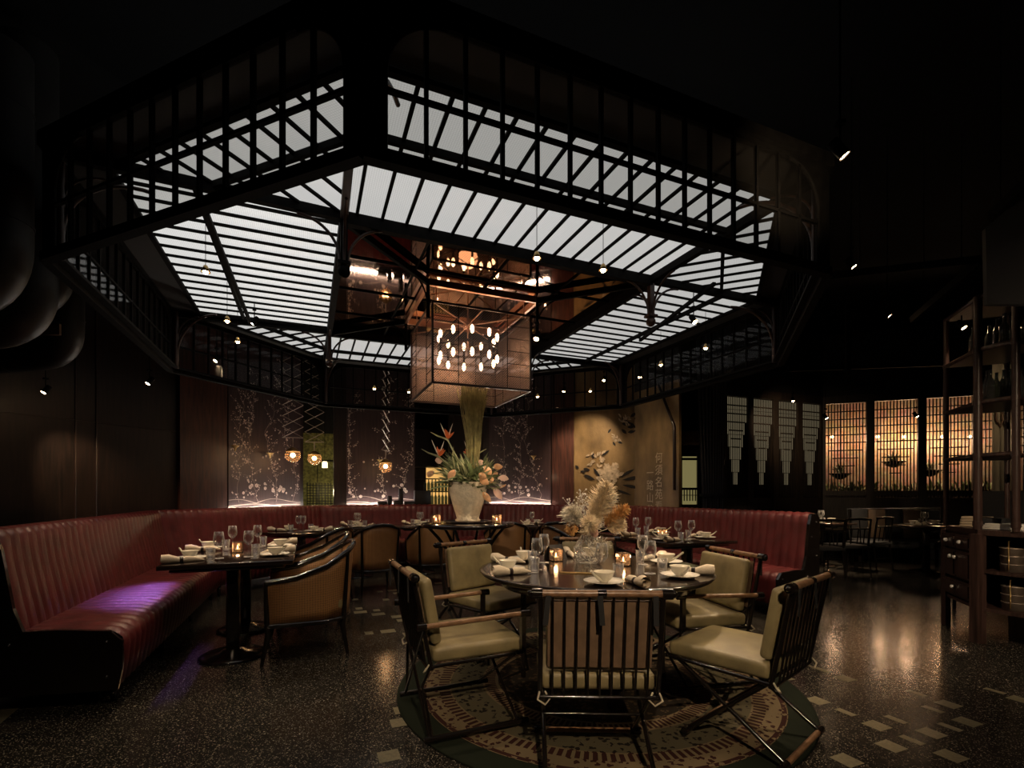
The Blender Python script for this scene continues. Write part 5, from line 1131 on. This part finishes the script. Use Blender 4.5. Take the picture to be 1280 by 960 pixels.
# cream banner with brush strokes and a dark high chair beyond the shelf
y = 5.6; x0, x1 = (1241-640)/612*y, (1264-640)/612*y; zt_, zb_ = H+(616.5-432)/612*y, H+(616.5-628)/612*y
t = empty('hanging_banner', (x0, y, zb_), 0, 'cream cloth banner with faded brush strokes behind the bamboo shelf', 'banner'); mb = MB()
n_ = 12; vs = []
for i in range(n_+1):
    for z in (0, zt_-zb_): vs.append(((x1-x0)*i/n_, .012*sin(i*1.3), z))
mb.add(vs, [(2*i, 2*i+2, 2*i+3, 2*i+1) for i in range(n_)], True); o = mb.build('cloth', 'cream_cloth', t); md = o.modifiers.new('thickness', 'SOLIDIFY'); md.thickness = .006
mb = MB(); W_ = x1-x0
for cxs, w_ in ((.3, .03), (.62, .03)): mb.tube([(W_*cxs-.04, -.022, 1.15), (W_*cxs-.045, -.022, .95), (W_*cxs, -.022, .86), (W_*cxs+.04, -.022, .95), (W_*cxs+.04, -.022, 1.15)], .010, 5)
mb.build('brush_stroke', 'leather_tan', t)
mb = MB(); mb.tube([(-.03, 0, zt_-zb_), (W_+.03, 0, zt_-zb_)], .012, 6); mb.tube([(W_/2, 0, zt_-zb_), (W_/2, 0, 4.6-zb_)], .003, 5); mb.build('rod', 'iron', t)
t = empty('high_back_chair', ((1243-640)/612*5.2, 5.2, 0), R(200), 'dark high backed chair standing beyond the corner cabinet', 'chair')
mb = MB(); mb.rbox((-.25, 0, .85), (.09, .55, .85), .04); mb.build('backrest', 'fabric_dark', t); mb = MB(); mb.rbox((0, 0, .42), (.5, .55, .12), .03); mb.build('seat', 'fabric_dark', t)
for x in (-.22, .22):
    for yy in (-.24, .24): mb = MB(); mb.tube([(x, yy, 0), (x, yy, .37)], .016, 6); mb.build('leg', 'lacquer', t)
# ---------------------------------------------------------------- ducts and overhead clutter
def duct(pts, r, lab, col='duct'):
    P = [V(p) for p in pts]; out = [P[0]]
    for i in range(1, len(P)-1):
        a = P[i]+(P[i-1]-P[i]).normalized()*r*1.5; b = P[i]+(P[i+1]-P[i]).normalized()*r*1.5
        for q in range(9): t_ = q/8; out.append(a*(1-t_)**2+P[i]*2*t_*(1-t_)+b*t_*t_)
    out.append(P[-1]); mb = MB(); mb.tube(out, r, 24); t = empty('ventilation_duct', (0, 0, 0), 0, lab, 'duct', 'dark ventilation ducts at the upper left'); mb.build('pipe', col, t)
    for p, q in ((out[0], out[1]), (out[-2], out[-1])):
        for f in (.3, .9): c = p.lerp(q, f); d = (q-p).normalized(); mb = MB(); mb.tube([c-d*.01, c+d*.01], r*1.03, 24); mb.build('seam_ring', col, t)
def q3(u, v, y): return ((u-640)/612*y, y, H+(616.5-v)/612*y)
duct([q3(-5, 60, 3.0), q3(-5, 352, 3.0), q3(-120, 380, 3.0)], .17, 'thick vertical duct with elbow at the upper left edge, nearest')
duct([q3(34, 60, 3.5), q3(34, 400, 3.5), q3(-90, 415, 3.5)], .17, 'thick vertical duct behind the nearest one, bending left')
duct([q3(66, 250, 4.2), q3(66, 366, 4.2), q3(20, 380, 4.2)], .15, 'short elbow duct below the canopy corner')
duct([q3(80, 300, 4.6), q3(80, 440, 4.6), q3(-80, 452, 4.6)], .15, 'lowest duct running along the left wall below the canopy')
mb = MB(); mb.box((0, 0, 0), (.25, .02, .10)); tag(mb.build('duct_plate', 'leather_tan', loc=q3(58, 412, 4.4)), 'small tan plate glimpsed between the ducts', 'plate')
for i, (a, b) in enumerate(((q3(1040, 345, 4.2), q3(1225, 325, 3.9)), (q3(1140, 400, 4.6), q3(1225, 327, 3.9)), (q3(1240, 270, 3.0), q3(1300, 215, 2.6)), (q3(985, 462, 7.5), q3(1180, 455, 7.5)), (q3(1060, 380, 6.0), q3(1060, 470, 6.0)))):
    mb = MB(); mb.bar(a, b, .04, .06); mb.tube([V(b)+(V(a)-V(b))*.8, x3((V(b)+(V(a)-V(b))*.8)[:2], 4.6)], .003, 5)
    tag(mb.build('overhead_rail', 'iron'), ['long level black rail overhead right of the canopy', 'sloping black rail overhead meeting the level one', 'short black rail at the upper right edge', 'low black rail above the lattice screens', 'upright black conduit above the lattice corner'][i], 'rail')
mb = MB(); a = V(q3(1232, 285, 3.0)); mb.slab([a, V(q3(1330, 200, 2.6)), V(q3(1330, 380, 2.6)), V(q3(1234, 380, 3.0))], (.3, .9, 0), .04); tag(mb.build('hanging_board', 'black_wall'), 'dark hanging board at the upper right edge', 'board')
# tracks and their spots under the canopy
for (a, b, lb) in ((q3(800, 441, 5.9), q3(893, 374, 4.3), 'right bay'), (q3(258, 252, 3.22), q3(313, 402, 5.3), 'left bay')):
    a, b = V(a), V(b); a.z = b.z = 3.09; mb = MB(); mb.bar(a, b, .03, .03); tag(mb.build('light_track', 'iron'), 'black lighting track under the '+lb+' of the canopy', 'light track', 'lighting tracks')
# key light: lamps that the room has, aimed at the tables
WARM = (1, .74, .48)
put_spot(867, 400, 4.55, 2.0, 'small square spotlight on the right bay track under the canopy', 150, (.75, 3.2, .7), 44)
put_spot(318, 402, 4.9, .5, 'bright spotlight at the end of the left bay track', 120, (-2.1, 4.1, .6), 52)
put_spot(1050, 188, 2.2, 2.9, 'bright spotlight above the upper right corner of the canopy', 20, (1.5, 2.75, 3.0), 80)
put_spot(1064, 330, 3.95, 2.6, 'bright spotlight just right of the canopy edge', 190, (1.45, 3.35, .6), 46)
put_spot(1109, 392, 4.6, 2.6, 'small downlight right of the canopy below the rail', 170, (2.7, 4.8, .4), 56)
put_spot(57, 488, 4.95, 1.2, 'single downlight hanging before the dark left wall', 70, (-4.85, 5.55, 1.5), 60)
put_spot(1032, 521, 7.6, 2.2, 'spotlight before the corner of the lattice screens', 40, (6.2, 9.8, 2.0), 60)
put_spot(1145, 519, 7.6, 2.2, 'spotlight before the open lattice screens', 280, (5.4, 8.3, .7), 62)
put_spot(991, 500, 8.8, 1.2, 'spotlight at the top of the papered lattice screens', 40, (5.35, 9.95, 2.6), 80)
put_spot(271, 449, 5.6, 1.2, 'low bright downlight seen through the back left apron', 90, (-3.2, 6.6, .4), 75)
put_spot(755, 474, 7.9, 1.2, 'small downlight seen through the back right apron', 130, (1.35, 9.1, 1.9), 60)
put_spot(705, 488, 8.3, 1.2, 'tiny downlight above the red wood pier', 60, (.98, 9.2, 2.0), 40)
put_spot(800, 470, 7.0, 1.2, 'small downlight beside the back right apron over the gold wall', 30, (2.4, 8.3, 1.7), 60)
put_spot(671, 421, 4.3, 1.2, 'small spotlight right of the lantern aimed at the flowers', 60, tuple(VT+V((0, -.1, .0))), 32)
put_spot(1202, 407, 4.5, 2.0, 'small lamp inside the top of the bamboo shelf', 14, (4.1, 4.4, 1.0), 90)
# added fill spotlights out of view, put in to brighten the furnishings
def fill_spot(x, y, z, e, tgt, cone, lab, col=WARM):
    o = spot.put((x, y, z), 1.2, lab, 'black spotlights'); light('SPOT', (x, y, z-.06), e, col, o, .04, cone, tgt)
    mb = MB(); mb.tube([(0, 0, .12), (0, 0, 4.6-z)], .0045, 6); mb.build('stem', 'iron', o)
fill_spot(.5, -1.2, 3.3, 330, (.45, 2.2, .5), 42, 'added fill spotlight behind the camera aimed at the nearest chair')
fill_spot(2.0, -.6, 3.6, 520, (3.85, 4.1, .6), 36, 'added fill spotlight behind the camera aimed at the corner cabinet')
fill_spot(-1.2, -.6, 3.6, 90, (-1.4, 3.3, .0), 44, 'added fill spotlight behind the camera aimed at the left tables')
put_spot(187, 477, 5.2, 1.2, 'small purple spotlight hung before the dark left wall', 190, (-2.85, 3.85, .46), 22, (.5, .2, 1))
fill_spot(-.3, .2, 2.75, 230, tuple(VT+V((0, 0, .12))), 17, 'added fill spotlight just before the camera aimed at the stoneware vase')
fill_spot(.9, .3, 2.7, 90, tuple(BT+V((0, 0, .1))), 13, 'added fill spotlight just before the camera aimed at the dried bouquet')
fill_spot(4.4, 3.0, 3.6, 90, (5.55, 5.6, 2.0), 34, 'added fill spotlight over the right aisle aimed at the cream banner')
